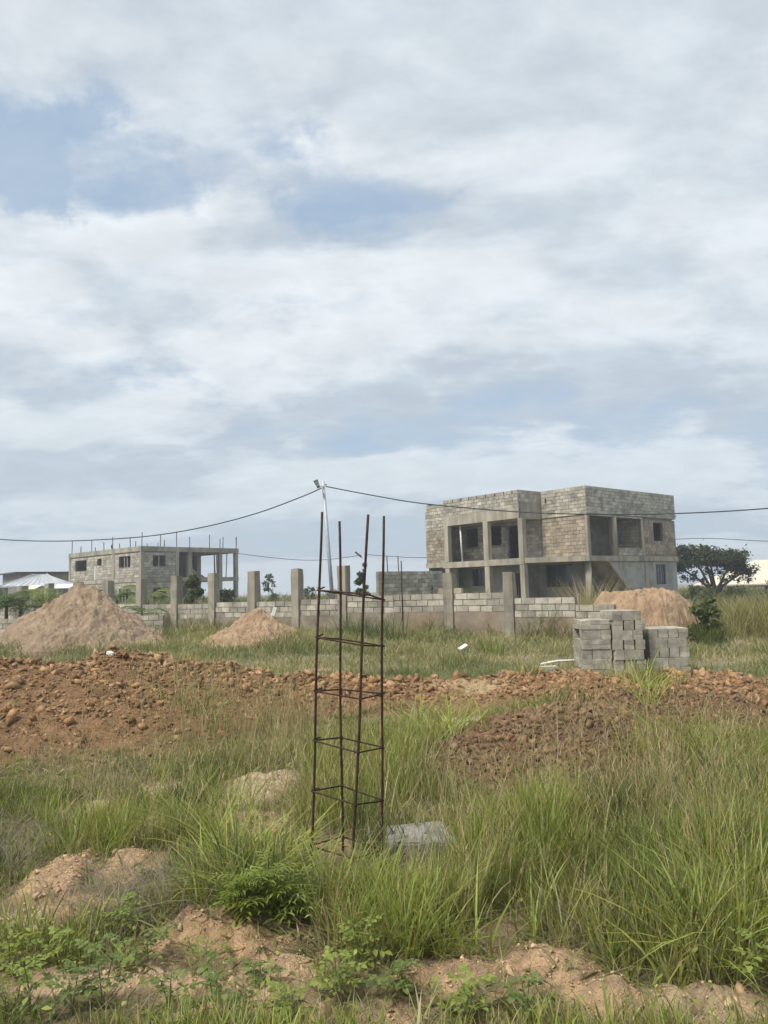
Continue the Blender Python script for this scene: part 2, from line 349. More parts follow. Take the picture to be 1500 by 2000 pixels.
def build_ground():
    ys = [-8.0]
    while ys[-1] < 320:
        y = ys[-1]; ys.append(y + max(0.028, (0.5 if y < 1.6 else 0.0085 * abs(y) + (0.02 * (y - 14) if y > 14 else 0))))
    ys = np.array(ys); nx = 330; u = np.linspace(-1, 1, nx)
    hw = 2.5 + 0.72 * np.abs(ys) + 0.5 * np.maximum(ys - 60, 0)
    X = u[None, :] * hw[:, None]; Y = np.repeat(ys[:, None], nx, 1)
    Z = terrain(X.ravel(), Y.ravel())
    x, y = X.ravel(), Y.ravel()
    far = sst(y, 40, 120); Z = Z * (1 - far) - far * 0.3
    _, lm, tn = lump_w(x, y); mp = sst(mound_p(x, y), 0.02, 0.18); sh = sst(second_h(x, y), 0.02, 0.08)
    n = fb(x * 2.1, y * 2.1, 91, 4)[:, None]
    humus = np.array([0.19, 0.145, 0.085]) * (0.75 + 0.5 * n)
    sandp = np.array([0.50, 0.40, 0.27]); sando = np.array([0.50, 0.325, 0.185])
    patch = sst(fb(x * 0.9, y * 0.9, 101, 4), 0.52, 0.66)[:, None]
    col = humus * (1 - 0.6 * patch) + 0.6 * patch * np.array([0.40, 0.285, 0.17])
    fld = sst(y, 13, 16)[:, None]
    p2 = sst(fb(x * 0.45, y * 1.1, 131, 4), 0.40, 0.58)[:, None]
    col = col * (1 - fld) + fld * (np.array([0.15, 0.15, 0.075]) * (1 - p2) + p2 * np.array([0.27, 0.225, 0.14]))
    dirt = np.array([0.245, 0.145, 0.074]) * (0.8 + 0.4 * n)
    dirt_d = np.array([0.17, 0.105, 0.062]) * (0.8 + 0.4 * n)
    col = col * (1 - mp[:, None]) + dirt * mp[:, None]; col = col * (1 - sh[:, None]) + dirt_d * sh[:, None]
    # pale sand spilt over the mound and in front of it
    for cx, cy, rx, ry in ((gnd(905, 1352)[0], 11.5, 0.85, 0.55), (gnd(950, 1405)[0], 9.3, 1.1, 0.35), (-2.2, 13.6, 1.6, .25)):
        k = 1 - sst(np.sqrt(((x - cx) / rx) ** 2 + ((y - cy) / ry) ** 2) + 0.5 * (fb(x * 3, y * 3, 7, 3) - 0.5), 0.6, 1.05)
        col = col * (1 - k[:, None]) + np.array([0.42, 0.30, 0.17]) * k[:, None]
    sc = sandp * (1 - tn[:, None]) + sando * tn[:, None]
    col = col * (1 - lm[:, None]) + sc * lm[:, None] * (0.8 + 0.4 * n) 
    r, c = len(ys), nx
    i = (np.arange(r - 1)[:, None] * c + np.arange(c - 1)[None, :]).ravel()
    q = np.stack([i, i + 1, i + c + 1, i + c], 1)
    tag(link('ground', npmesh('ground', np.stack([x, y, Z], 1), q, None, M['soil'], col, True)), kind='structure')
build_ground()
def tz(x, y): return float(terrain(np.array([x], float), np.array([y], float))[0])

# ------------------------------------------------------------------ walls of blocks
BLOCK_ME = {}
def block_mesh(m):
    if m.name not in BLOCK_ME: BLOCK_ME[m.name] = MB().box(-.5, .5, -.5, .5, -.5, .5).mesh('block', m)
    return BLOCK_ME[m.name]
def wall(mb, axis, p, th, a0, a1, z0, z1, ops=()):
    cs = sorted({a0, a1, *[min(max(o[k], a0), a1) for o in ops for k in (0, 1)]})
    for i in range(len(cs) - 1):
        l, h = cs[i], cs[i + 1]
        if h - l < 1e-6: continue
        zs = sorted([(max(o[2], z0), min(o[3], z1)) for o in ops if o[0] < (l + h) / 2 < o[1] and o[3] > z0 and o[2] < z1]); z = z0
        for zo, zp in zs + [(z1, z1)]:
            if zo - z > 1e-6:
                if axis == 'x': mb.box(p, p + th, l, h, z, zo)
                else: mb.box(l, h, p, p + th, z, zo)
            z = max(z, zp)
    return mb
def rects(a0, a1, z0, z1, ops=(), Lb=0.45, Hb=0.225, gap=0.03, seed=0):
    r = random.Random(seed); out = []; n = max(1, round((z1 - z0) / Hb)); hb = (z1 - z0) / n
    for k in range(n):
        zl, zh = z0 + k * hb + gap / 2, z0 + (k + 1) * hb - gap / 2
        a = a0 - (Lb / 2 if k % 2 else 0) - r.random() * 0.06
        while a < a1:
            segs = [(max(a, a0) + gap / 2, min(a + Lb, a1) - gap / 2)]
            for o in ops:
                if o[2] < zh - 0.02 and o[3] > zl + 0.02:
                    ns = []
                    for s, e in segs:
                        if o[1] <= s or o[0] >= e: ns.append((s, e)); continue
                        if o[0] > s: ns.append((s, o[0] - gap / 2))
                        if o[1] < e: ns.append((o[1] + gap / 2, e))
                    segs = ns
            out += [(s, e, zl, zh) for s, e in segs if e - s > 0.08]; a += Lb
    return out
def face_blocks(axis, p, sign, rs, m, proud=0.016, r=random):
    """records of thin blocks standing proud of the plane p; sign is the outward side"""
    rec = []
    for a, b, zl, zh in rs:
        d = proud * (0.5 + r.random()); dep = 0.08 + d; c = p + sign * (d - dep / 2); jit = r.uniform(-.004, .004)
        loc = (c, (a + b) / 2, (zl + zh) / 2 + jit) if axis == 'x' else ((a + b) / 2, c, (zl + zh) / 2 + jit)
        dim = (dep, b - a, zh - zl) if axis == 'x' else (b - a, dep, zh - zl)
        rec.append((loc, dim, m))
    return rec
def put_blocks(rec, parent, limit, key):
    rec = sorted(rec, key=key)
    for loc, dim, m in rec[:limit]:
        o = link('block', block_mesh(m), parent); o.location = loc; o.scale = dim
    by = {}
    for loc, dim, m in rec[limit:]:
        by.setdefault(m.name, (m, MB()))[1].box(*[loc[i // 2] + (-.5, .5)[i % 2] * dim[i // 2] for i in range(6)])
    for m, mb in by.values(): tag(mb.build('blockwork', m, parent), kind='stuff')

# ------------------------------------------------------------------ the larger unfinished house
def house_main():
    rz = math.atan2(0.64278761, 0.76604444)
    h = thing('unfinished_house', 'two-storey unfinished concrete block house with open balconies, behind the compound wall on the right', 'house', (12.642, 46.193, 0), rz)
    A, B, BT, MT = M['mortar'], M['block'], M['block_tan'], M['mortar_tan']
    rec = []
    TOP, BM = 7.65, 5.82
    # slabs
    MB().prism([(-2.34, 3.3), (-0.12, -0.12), (10.62, -0.12), (10.62, 12.32), (-2.34, 12.32)], 'z', 2.93, 3.26).build('floor_slab', M['concrete'], h)
    MB().box(0.1, 10.5, 0.1, 12.2, 5.86, 6.04).box(-2.2, 0.1, 3.6, 12.2, 5.86, 6.04).build('roof_slab', M['concrete'], h)
    # upper wall between the balconies (tan blocks), facing left
    ops_r = [(0.25, 2.75, 3.26, 5.78), (3.3, 6.15, 3.78, 5.80), (7.7, 8.95, 4.34, 5.60)]
    wall(MB(), 'x', 0.0, 0.2, 0.0, 3.55, 3.26, BM).build('wall', MT, h)
    rec += face_blocks('x', 0.0, -1, rects(0.16, 3.5, 3.28, 5.80, seed=1), BT)
    MB().box(-0.03, 0.25, -0.03, 0.15, 3.26, BM).build('corner_column', M['concrete'], h)
    # upper right face
    wall(MB(), 'y', 0.0, 0.2, 0.25, 10.6, 3.26, BM, ops_r).build('wall', MT, h)
    rec += face_blocks('y', 0.0, -1, rects(6.5, 10.55, 3.4, 5.72, ops_r, seed=2), BT)
    rec += face_blocks('y', 0.0, -1, rects(3.3, 6.3, 3.3, 3.76, seed=3), B)
    MB().box(0.0, 6.4, -0.04, 0.2, 5.78, 5.90).build('ring_beam', M['concrete'], h)
    MB().box(6.17, 6.45, -0.025, 0.2, 3.30, 5.77).build('pilaster', M['concrete'], h)
    MB().tube([(3.02, 0.16, 3.26), (3.02, 0.16, 5.8)], 0.25, 16).build('column', M['concrete'], h, True)
    MB().box(3.28, 6.16, -0.05, 0.22, 3.70, 3.785).build('balcony_sill', M['concrete'], h)
    # parapet, right face and main front
    pf = MB(); wall(pf, 'y', -0.05, 0.2, -0.05, 10.65, 5.92, TOP); pf.build('parapet', A, h)
    rec += face_blocks('y', -0.05, -1, rects(-0.05, 10.62, 5.93, TOP, seed=4), B)
    hole = [(3.0, 3.13, 6.85, 7.15)]
    pf = MB(); wall(pf, 'x', -0.05, 0.2, 0.15, 3.45, 5.84, TOP, hole); pf.build('parapet', A, h)
    rec += face_blocks('x', -0.05, -1, rects(-0.05, 3.42, 5.86, TOP, hole, seed=5), B)
    # balcony wing: parapet, return, beams, columns
    bx = -2.34
    gaps = [(y, y + .07, 7.43, 7.7) for y in (3.9, 4.6, 5.4, 6.2, 7.0, 7.75, 8.5, 9.3)]
    wall(MB(), 'x', bx, 0.2, 3.45, 10.3, BM, TOP, gaps).build('parapet', A, h)
    rec += face_blocks('x', bx, -1, rects(3.5, 10.28, 6.52, TOP, gaps, seed=6), B)
    MB().box(bx - 0.025, bx + 0.1, 3.45, 10.3, BM, 6.52).build('fascia_beam', M['concrete'], h)
    wall(MB(), 'y', 3.45, 0.2, bx + 0.2, 0.0, BM, TOP).build('return_wall', M['concrete'], h)
    rec += face_blocks('y', 3.45, -1, rects(bx + .02, -0.07, 6.9, TOP, seed=7), B, 0.008)
    MB().box(bx - 0.03, bx + 0.25, 3.2, 10.5, 2.86, 3.262).build('edge_beam', M['concrete'], h)
    for y0, y1 in ((3.2, 3.56), (6.15, 6.57), (9.9, 10.3)):
        MB().box(bx - 0.04, bx + 0.32, y0, y1, 3.262, BM).build('column', M['concrete'], h)
        MB().box(bx - 0.01, bx + 0.33, y0, y1, -0.2, 2.858).build('column', M['concrete'], h)
    # left wing
    rec += face_blocks('x', bx + 0.1, -1, rects(10.32, 12.3, 3.0, 5.55, seed=8), BT)
    rec += face_blocks('x', bx + 0.1, -1, rects(10.32, 12.3, 5.6, 7.45, seed=9), B)
    wall(MB(), 'x', bx + 0.1, 0.2, 10.3, 12.3, 2.98, 7.45).build('wall', A, h)
    wall(MB(), 'x', -1.1, 0.2, 10.4, 12.2, -0.2, 2.9).build('wall', M['render'], h)
    # walls behind the balcony, both storeys
    up = [(9.2, 10.45, 4.35, 5.7), (7.0, 8.1, 4.35, 5.7), (5.35, 6.4, 3.27, 5.6)]
    wall(MB(), 'x', -0.06, 0.2, 3.55, 12.2, 3.262, 5.86, up).build('balcony_back_wall', A, h)
    rec += face_blocks('x', -0.06, -1, rects(3.6, 12.1, 3.3, 5.8, up, seed=10), B)
    wall(MB(), 'y', 11.45, 0.2, bx + 0.3, -0.06, 3.262, 5.86).build('balcony_end_wall', A, h)
    lo = [(8.75, 9.9, 1.55, 2.75), (5.4, 6.2, -0.2, 2.35)]
    wall(MB(), 'x', -0.06, 0.2, 5.2, 12.2, -0.2, 2.93, lo).build('ground_wall', M['render'], h)
    wall(MB(), 'y', 5.2, 0.2, 0.14, 1.6, -0.2, 2.93).build('ground_wall', M['render'], h)
    lo2 = [(2.3, 4.6, 1.35, 2.85)]
    wall(MB(), 'x', 1.6, 0.2, 1.2, 5.4, -0.2, 2.93, lo2).build('ground_wall', M['render'], h)
    def window(x, a0, a1, z0, z1, axis='x', bars=2):
        w = MB(); t = 0.05
        w.box(x, x + t, a0, a1, z0, z0 + t).box(x, x + t, a0, a1, z1 - t, z1).box(x, x + t, a0, a0 + t, z0 + t, z1 - t).box(x, x + t, a1 - t, a1, z0 + t, z1 - t)
        for k in range(bars):
            a = a0 + (a1 - a0) * (k + 1) / (bars + 1); w.box(x, x + t, a - .02, a + .02, z0 + t, z1 - t)
        g = MB().box(x + .02, x + .03, a0 + t, a1 - t, z0 + t, z1 - t)
        if axis == 'y':
            w.v = [(q, p, z) for p, q, z in w.v]; g.v = [(q, p, z) for p, q, z in g.v]
        f = w.build('window', M['lamp_black'], h); g.build('pane', M['glass'], f)
    window(0.02, 8.75, 9.9, 1.55, 2.75); window(1.7, 2.3, 4.6, 1.35, 2.85)
    d = MB()
    for y in (5.55, 5.75, 5.95, 6.1): d.tube([(0.05, y, -0.2), (0.05, y, 2.35)], 0.022, 6)
    d.build('door_props', M['bamboo'], h)
    # ground floor right face with the stair diagonal
    og = (7.75, 9.05, 1.34, 2.72)
    g = MB().prism([(2.25, 2.92), (og[0], 2.92), (og[0], -0.2), (5.0, -0.2), (4.45, 1.0)], 'y', 0.02, 0.2)
    wall(g, 'y', 0.02, 0.18, og[0], 10.55, -0.2, 2.92, [og]); g.build('ground_wall', M['render'], h)
    window(0.1, *og[:2], *og[2:], axis='y', bars=3)
    MB().prism([(2.0, 2.93), (2.26, 2.93), (4.55, 0.95), (4.55, 0.7)], 'y', -0.05, 1.5).build('stair_flight', M['concrete'], h)
    MB().box(4.45, 5.5, -0.12, 0.0, 1.05, 1.17).build('canopy_ledge', M['concrete'], h)
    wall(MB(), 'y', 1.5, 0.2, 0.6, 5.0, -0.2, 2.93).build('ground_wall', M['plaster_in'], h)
    MB().tube([(0.3, 0.3, -0.2), (0.3, 0.3, 2.93)], 0.2, 14).build('column', M['concrete'], h, True)
    MB().box(6.35, 6.72, -0.03, 0.02, -0.2, 2.9).box(7.25, 7.42, -0.02, 0.02, 2.3, 2.9).build('pilaster', M['concrete'], h)
    MB().box(3.3, 4.2, -0.02, 0.02, 2.42, 2.9).build('wall_patch', M['concrete'], h)
    # rooms behind the openings, closed sides
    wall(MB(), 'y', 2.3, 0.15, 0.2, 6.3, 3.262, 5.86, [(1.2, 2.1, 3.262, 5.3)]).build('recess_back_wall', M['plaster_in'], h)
    rr = wall(MB(), 'x', 6.16, 0.15, 0.2, 2.3, 3.262, 5.86); rr.build('recess_side_wall', A, h)
    rec += face_blocks('x', 6.16, -1, rects(0.22, 2.28, 3.3, 5.8, seed=12), B, 0.008)
    wall(MB(), 'x', 10.4, 0.2, 0.2, 12.3, -0.2, 7.6, [(3.2, 4.6, 4.4, 5.6)]).build('wall', A, h)
    wall(MB(), 'y', 12.1, 0.2, bx + .3, 10.4, -0.2, 7.6).build('wall', A, h)
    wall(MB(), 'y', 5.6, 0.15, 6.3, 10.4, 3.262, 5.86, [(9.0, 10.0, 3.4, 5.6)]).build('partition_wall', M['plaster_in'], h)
    MB().tube([(bx + .3, 8.9, 3.262), (bx + .3, 9.0, 5.8)], 0.06, 8).build('timber_prop', M['white'], h, True)
    MB().box(10.66, 11.05, 0.1, 0.5, 6.05, 6.2).build('roof_bracket', M['galv'], h)
    MB().box(10.62, 11.12, 0.05, 0.55, 6.2, 6.24).build('bracket_plate', M['galv'], h)
    put_blocks(rec, h, 300, lambda r: (-round(max(r[1][0], r[1][1]), 1), r[0][0] + r[0][1] - 0.4 * r[0][2]))
house_main()

# ------------------------------------------------------------------ the farther unfinished building on the left
def house_left():
    a = math.radians(42); rz = math.atan2(math.cos(a), math.sin(a))
    h = thing('unfinished_building', 'grey two-storey unfinished building with rods on its flat roof, far left', 'building', (-21.67, 66, 0), rz)
    A, B = M['render'], M['block']
    ol = [(10.25, 12.6, 4.02, 5.06), (7.25, 8.1, 4.42, 5.08), (1.9, 3.95, 4.07, 5.08), (1.8, 3.9, 0.9, 2.1), (7.0, 8.6, 0.9, 2.1)]
    wall(MB(), 'x', 0, 0.2, 0.0, 13.9, -0.3, 5.4, ol).build('wall', M['mortar'], h)
    orr = [(1.15, 2.42, 4.1, 5.03), (1.2, 2.5, 0.9, 2.1)]
    wall(MB(), 'y', 0, 0.2, 0.2, 3.7, -0.3, 5.4, orr).build('wall', M['mortar'], h)
    rec = face_blocks('x', 0, -1, rects(0.3, 13.8, 3.1, 5.3, ol, seed=20), B, 0.01) + face_blocks('y', 0, -1, rects(0.25, 3.6, 3.1, 5.3, orr, seed=21), B, 0.01)
    rec += face_blocks('x', 0, -1, rects(0.3, 13.8, 0.2, 2.6, ol, seed=22), B, 0.01) + face_blocks('y', 0, -1, rects(0.25, 3.6, 0.2, 2.6, orr, seed=23), B, 0.01)
    put_blocks(rec, h, 0, lambda r: 0)
    MB().box(-0.07, 10.57, -0.07, 14.0, 5.42, 5.86).build('roof_slab', M['concrete'], h)
    MB().box(-0.04, 3.7, -0.04, 0.0, 2.7, 3.04).box(-0.04, -0.0, 0.0, 13.95, 2.7, 3.04).build('floor_band', M['concrete'], h)
    MB().box(3.7, 10.57, -0.05, 7.0, 2.68, 3.05).build('floor_slab', M['concrete'], h)
    cols = [(3.45, 3.8, -0.06, .3), (4.85, 5.24, 0, .35), (8.3, 8.66, 0, .35), (10.2, 10.55, 0, .35), (8.4, 8.75, 6.4, 6.75), (10.2, 10.55, 6.4, 6.75)]
    for x0, x1, y0, y1 in cols:
        MB().box(x0, x1, y0, y1, 3.05, 5.42).build('column', M['concrete'], h); MB().box(x0, x1, y0, y1, -0.3, 2.68).build('column', M['concrete'], h)
    for x, y in ((-0.05, -0.05),): MB().box(x, x + .3, y, y + .3, 3.05, 5.415).build('corner_column', M['concrete'], h)
    MB().box(-0.05, 0.15, 13.62, 13.95, -0.3, 5.415).build('corner_column', M['concrete'], h)
    MB().box(-0.05, 0.1, 4.7, 5.2, 3.05, 5.415).build('pilaster', M['concrete'], h)
    MB().box(-0.06, 0.1, 8.3, 8.5, 3.05, 4.4).build('pilaster', M['white'], h)
    # inner walls seen through the frame
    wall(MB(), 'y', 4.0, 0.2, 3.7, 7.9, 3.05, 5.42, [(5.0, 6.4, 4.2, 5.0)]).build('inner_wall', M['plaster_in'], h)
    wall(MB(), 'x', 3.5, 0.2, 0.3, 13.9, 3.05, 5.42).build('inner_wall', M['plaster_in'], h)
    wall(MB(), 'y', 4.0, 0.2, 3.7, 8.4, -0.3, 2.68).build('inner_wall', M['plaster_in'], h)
    wall(MB(), 'y', 13.7, 0.2, 0.2, 10.5, -0.3, 5.42).build('wall', M['mortar'], h)
    wall(MB(), 'x', 10.3, 0.2, 7.0, 13.7, -0.3, 5.42).build('wall', M['mortar'], h)
    MB().prism([(6.0, 3.05), (8.3, 3.05), (6.4, 4.15), (6.0, 4.15)], 'y', 2.2, 3.4).build('stair_flight', M['concrete'], h)
    r = random.Random(4)
    for k, x in enumerate((5.9, 6.6, 7.7, 8.9, 9.25, 9.7, 9.95)):
        y = 1.2 + (k % 3) * 0.8
        MB().tube([(x, y, 3.05), (x + r.uniform(-.15, .15), y, 5.42)], 0.05, 6).build('timber_prop', M['bamboo'], h)
    for px in ((2.7, 2.6), (3.1, 2.4)): pass
    for y in (2.6, 3.1): MB().tube([(0.12, y, 4.07), (0.12, y + .06, 5.08)], 0.045, 6).build('timber_prop', M['bamboo'], h)
    MB().tube([(1.8, 0.12, 4.1), (1.82, 0.12, 5.03)], 0.045, 6).build('timber_prop', M['bamboo'], h)
    for y in (2.2, 2.9, 3.4): MB().tube([(0.1, y, 0.9), (0.1, y, 2.1)], 0.05, 6).build('timber_prop', M['bamboo'], h)
    rods = [(0, 13.5, 1.25), (0, 11.6, .6), (0, 9.3, 1.1), (0, 8.6, .35), (0, 6.9, .75), (0, 5.2, 1.15), (0, 3.9, .45), (0, 2.0, .95), (0, 1.1, .5), (0.05, 0.1, 1.25), (1.9, 0.1, 1.1), (2.3, 0.1, .6), (3.6, 0.1, 1.35), (5.0, 0.1, 1.0), (7.2, 0.1, 1.25), (8.4, 0.1, .9), (8.75, 0.1, 1.1), (10.35, 0.1, 1.2), (10.5, .3, 1.1), (4, 6, .7), (7, 9, 1.0)]
    for x, y, z in rods:
        MB().tube([(x + .05, y, 5.86), (x + .05 + r.uniform(-.04, .04), y, 5.86 + z)], 0.045, 5).build('starter_rod', M['rod'], h)
    MB().tube([(0.1, 5.35, 5.86), (0.05, 5.4, 6.15), (0.1, 5.32, 6.4)], [.1, .1, .05], 6).build('rod_bundle', M['cable'], h)
house_left()

# ------------------------------------------------------------------ compound wall
FA = np.array([3.87, 23.4]); FD = np.array([-17.9, 10.6]); FL = np.linalg.norm(FD); FU = FD / FL
def compound_wall():
    w = thing('compound_wall', 'long low block wall with tall concrete posts, crossing behind the grass field', 'wall', (FA[0], FA[1], 0), math.atan2(FU[1], FU[0]))
    st = FL * 0.1
    tops = {-3: None, -2: 0.95, -1: 1.18, 0: 1.36, 1: 1.36, 2: 1.34, 3: 1.25, 4: 1.2, 5: 1.2, 6: 1.15, 7: 1.16, 8: 1.2, 9: 1.2, 10: 1.18, 11: 1.15, 12: 1.15, 13: 1.15, 14: 1.15}
    posts = {0: 1.97, 1: 2.0, 3: 2.42, 4: 2.38, 5: 2.36, 6: 2.36, 7: 2.3, 8: 2.27, 9: 2.22, 10: 2.22, 11: 2.2, 12: 2.16, 13: 2.1, 14: 2.1}
    rec = []
    # wall runs along local +x (towards the far left); the viewer's side is local +y
    k0, k1 = -1.55, 15
    for k in range(-2, 15):
        a = max(k, k0) * st; b = (k + 1) * st; top = tops[k]
        pa, pb = (a + .16 if k in posts else a), (b - .16 if k + 1 in posts else b)
        nrow = 3 if top > 1.0 else 2
        zb = top - 0.2 * nrow
        MB().box(pa, pb, -0.09, 0.09, -0.3, zb).build('plinth', M['plinth'], w)
        MB().box(pa, pb, -0.075, 0.075, zb, top - 0.005).build('mortar_core', M['mortar'], w)
        rec += face_blocks('y', 0.075, 1, rects(pa, pb, zb, top, Lb=0.42, Hb=0.2, gap=0.025, seed=40 + k), M['block'], 0.018)
    r = random.Random(3)
    for k, hgt in posts.items():
        x = k * st; d = 0.165 + r.uniform(-.012, .015)
        pm = MB(); nz = 9; lx, ly = r.uniform(-.02, .02), r.uniform(-.02, .02)
        for i in range(nz + 1):
            f = i / nz; e = d + r.uniform(-.012, .010) + (.012 if i == 0 else 0)
            pm.v += [(x + lx * f + a * (e + r.uniform(-.006, .006)), ly * f + b * (e + r.uniform(-.006, .006)), -0.3 + (hgt + .3) * f + (r.uniform(-.02, .03) if i == nz else 0)) for a, b in ((-1, -1), (1, -1), (1, 1), (-1, 1))]
        for i in range(nz):
            for j in range(4): pm.f.append((4 * i + j, 4 * i + (j + 1) % 4, 4 * i + 4 + (j + 1) % 4, 4 * i + 4 + j))
        pm.f.append((4 * nz, 4 * nz + 1, 4 * nz + 2, 4 * nz + 3)); pm.build('post', M['post'], w)
    for dx in (0.0,): MB().tube([(2 * st + dx - .35, 0.12, -0.2), (2 * st + dx - .35, 0.1, 2.5)], 0.018, 6).build('post_rod', M['steel'], w)
    for a, b in ((0.68, 0.0), (1.05, .0)): pass
    put_blocks(rec, w, 300, lambda q: q[0][0])
    for i, t in enumerate((0.52, 0.6, 0.98)):                       # loose half blocks on top of the wall
        x = (1 + t * 0.55) * st - 0.9; o = link('loose_block', block_mesh(M['block_tan']), None); P = FA + FU * x
        o.location = (P[0], P[1], 1.36 + 0.085); o.scale = (0.3, 0.16, 0.17); o.rotation_euler = (0, 0, math.atan2(FU[1], FU[0]) + 0.1 * i)
        tag(o, ['tan loose block on the wall top beside the house column', 'second tan loose block on the wall top, next to the first', 'tan loose block on the wall top nearest the right-hand posts'][i], 'block', 'loose blocks on the compound wall')
compound_wall()
def low_wall():
    p = np.array([-19.0, 30.6]); q = np.array([-8.8, 29.6]); d = q - p; Lw = np.linalg.norm(d)
    w = thing('garden_wall', 'knee-high block wall at far left, behind the big sand pile', 'wall', (p[0], p[1], 0), math.atan2(d[1], d[0]))
    MB().box(0, Lw, -0.07, 0.07, -0.2, 0.75).build('mortar_core', M['mortar'], w)
    put_blocks(face_blocks('y', -0.07, -1, rects(0, Lw, 0.15, 0.76, Lb=0.42, Hb=0.2, gap=0.025, seed=77), M['block'], 0.018), w, 300, lambda r: r[0][0])
low_wall()
def back_wall():
    p = aty(737, 1150, 36); q = aty(862, 1150, 38.5); d = (q - p)[:2]; Lw = np.linalg.norm(d)
    w = thing('unfinished_wall', 'taller bare block wall stub with rods, left of the two-storey house', 'wall', (p[0], p[1], 0), math.atan2(d[1], d[0]))
    MB().box(0, Lw, -0.09, 0.09, -0.2, 2.38).build('mortar_core', M['mortar'], w)
    put_blocks(face_blocks('y', -0.09, -1, rects(0, Lw, 0.6, 2.4, Lb=0.42, Hb=0.2, gap=0.025, seed=78), M['block'], 0.018), w, 300, lambda r: r[0][0])
    for x, z in ((0.42, 3.2), (0.66, 3.15), (1.35, 3.15)): MB().tube([(x, 0, 2.3), (x - .03, 0, z)], 0.03, 5).build('starter_rod', M['rod'], w)
back_wall()

# ------------------------------------------------------------------ small houses far off
def hip_house():
    c = aty(78, 1145, 56); x, y = c[0], c[1]
    h = thing('garden_pavilion', 'small pavilion with a pale metal hipped roof at the far left', 'pavilion', (x, y, 0), 0.12)
    e, t = 2.42, 3.28
    rf = MB().add([(-2.3, -1.7, e), (2.3, -1.7, e), (2.3, 1.7, e), (-2.3, 1.7, e), (-.45, 0, t), (.45, 0, t), (-2.3, -1.7, e - .1), (2.3, -1.7, e - .1), (2.3, 1.7, e - .1), (-2.3, 1.7, e - .1)],
             [(0, 1, 5, 4), (1, 2, 5), (2, 3, 4, 5), (3, 0, 4), (0, 6, 7, 1), (1, 7, 8, 2), (2, 8, 9, 3), (3, 9, 6, 0), (6, 9, 8, 7)]).build('roof', M['roof_metal'], h)
    for s in (-1, 1): MB().tube([(s * 2.3, -1.7, e + .02), (s * .45, 0, t + .02)], 0.05, 6).build('hip_cap', M['galv'], rf)
    for k in range(9):
        f = -1.75 + k * 0.44; MB().tube([(f, -1.7, e + .01), (f * .2, -0.02, t + .01)], 0.022, 5).build('roof_rib', M['galv'], rf)
    for sx in (-1.95, 1.95):
        for sy in (-1.4, 1.4): MB().box(sx - .12, sx + .12, sy - .12, sy + .12, -0.3, e - .1).build('post', M['concrete'], h)
    for nm, x0, x1, zz in (('striped_awning', 45, 68, 1152), ('white_awning', 98, 136, 1150)):
        p = aty(x0, zz, 53); q = aty(x1, zz, 53)
        a = thing(nm, {'striped_awning': 'cream awning beneath the left half of the pavilion roof', 'white_awning': 'white awning to the right of the pavilion, against the grey building'}[nm], 'awning', (p[0], 53, 0))
        MB().prism([(0, p[2]), (1.2, p[2] + .28), (1.2, p[2] + .33), (0, p[2] + .05)], 'x', 0, q[0] - p[0]).build('sheet', M['roof_cream'] if nm[0] == 's' else M['white'], a)
        for xx in (0.05, q[0] - p[0] - .05): MB().tube([(xx, 0.1, -0.2), (xx, 0.1, p[2] + .02)], 0.04, 6).build('post', M['galv'], a); MB().tube([(xx, 1.1, -0.2), (xx, 1.1, p[2] + .25)], 0.04, 6).build('post', M['galv'], a)
    p = aty(37, 1117, 82); q = aty(150, 1113, 86)
    b = thing('flat_roofed_house', 'long grey house with a dark flat roof edge behind the pavilion', 'house', (p[0], p[1], 0), math.atan2(q[1] - p[1], q[0] - p[0]))
    Lw = math.hypot(q[0] - p[0], q[1] - p[1]); t = p[2]
    wall(MB(), 'y', 0, 0.25, 0, Lw + 2, -0.3, t - .15, [(Lw - 1.6, Lw + .4, 1.9, 3.0)]).build('wall', M['plinth'], b)
    MB().box(0, Lw + 2, 0.25, 7, -0.3, t - .15).build('rear_wall', M['plaster_in'], b)
    MB().box(-.5, Lw + 2.2, -0.35, 7, t - .15, t).build('roof', M['lamp_black'], b)
hip_house()
def gable_house():
    p = aty(1440, 1141, 88); 
    h = thing('cream_roofed_house', 'house with a cream gabled roof at the right edge, beyond the tree', 'house', (p[0], p[1], 0), 0.0)
    e = p[2]; 
    MB().box(0.6, 15, 0.5, 9, -0.3, e).build('wall', M['render'], h)
    MB().add([(-1.2, -0.2, e), (16, -0.2, e), (16, 9.6, e), (-1.2, 9.6, e), (4.6, 4.7, e + 2.9), (11, 4.7, e + 2.9), (-1.2, -0.2, e - .15), (16, -0.2, e - .15), (16, 9.6, e - .15), (-1.2, 9.6, e - .15)],
             [(0, 1, 5, 4), (1, 2, 5), (2, 3, 4, 5), (3, 0, 4), (0, 6, 7, 1), (1, 7, 8, 2), (2, 8, 9, 3), (3, 9, 6, 0), (6, 9, 8, 7)]).build('roof', M['roof_cream'], h)
gable_house()

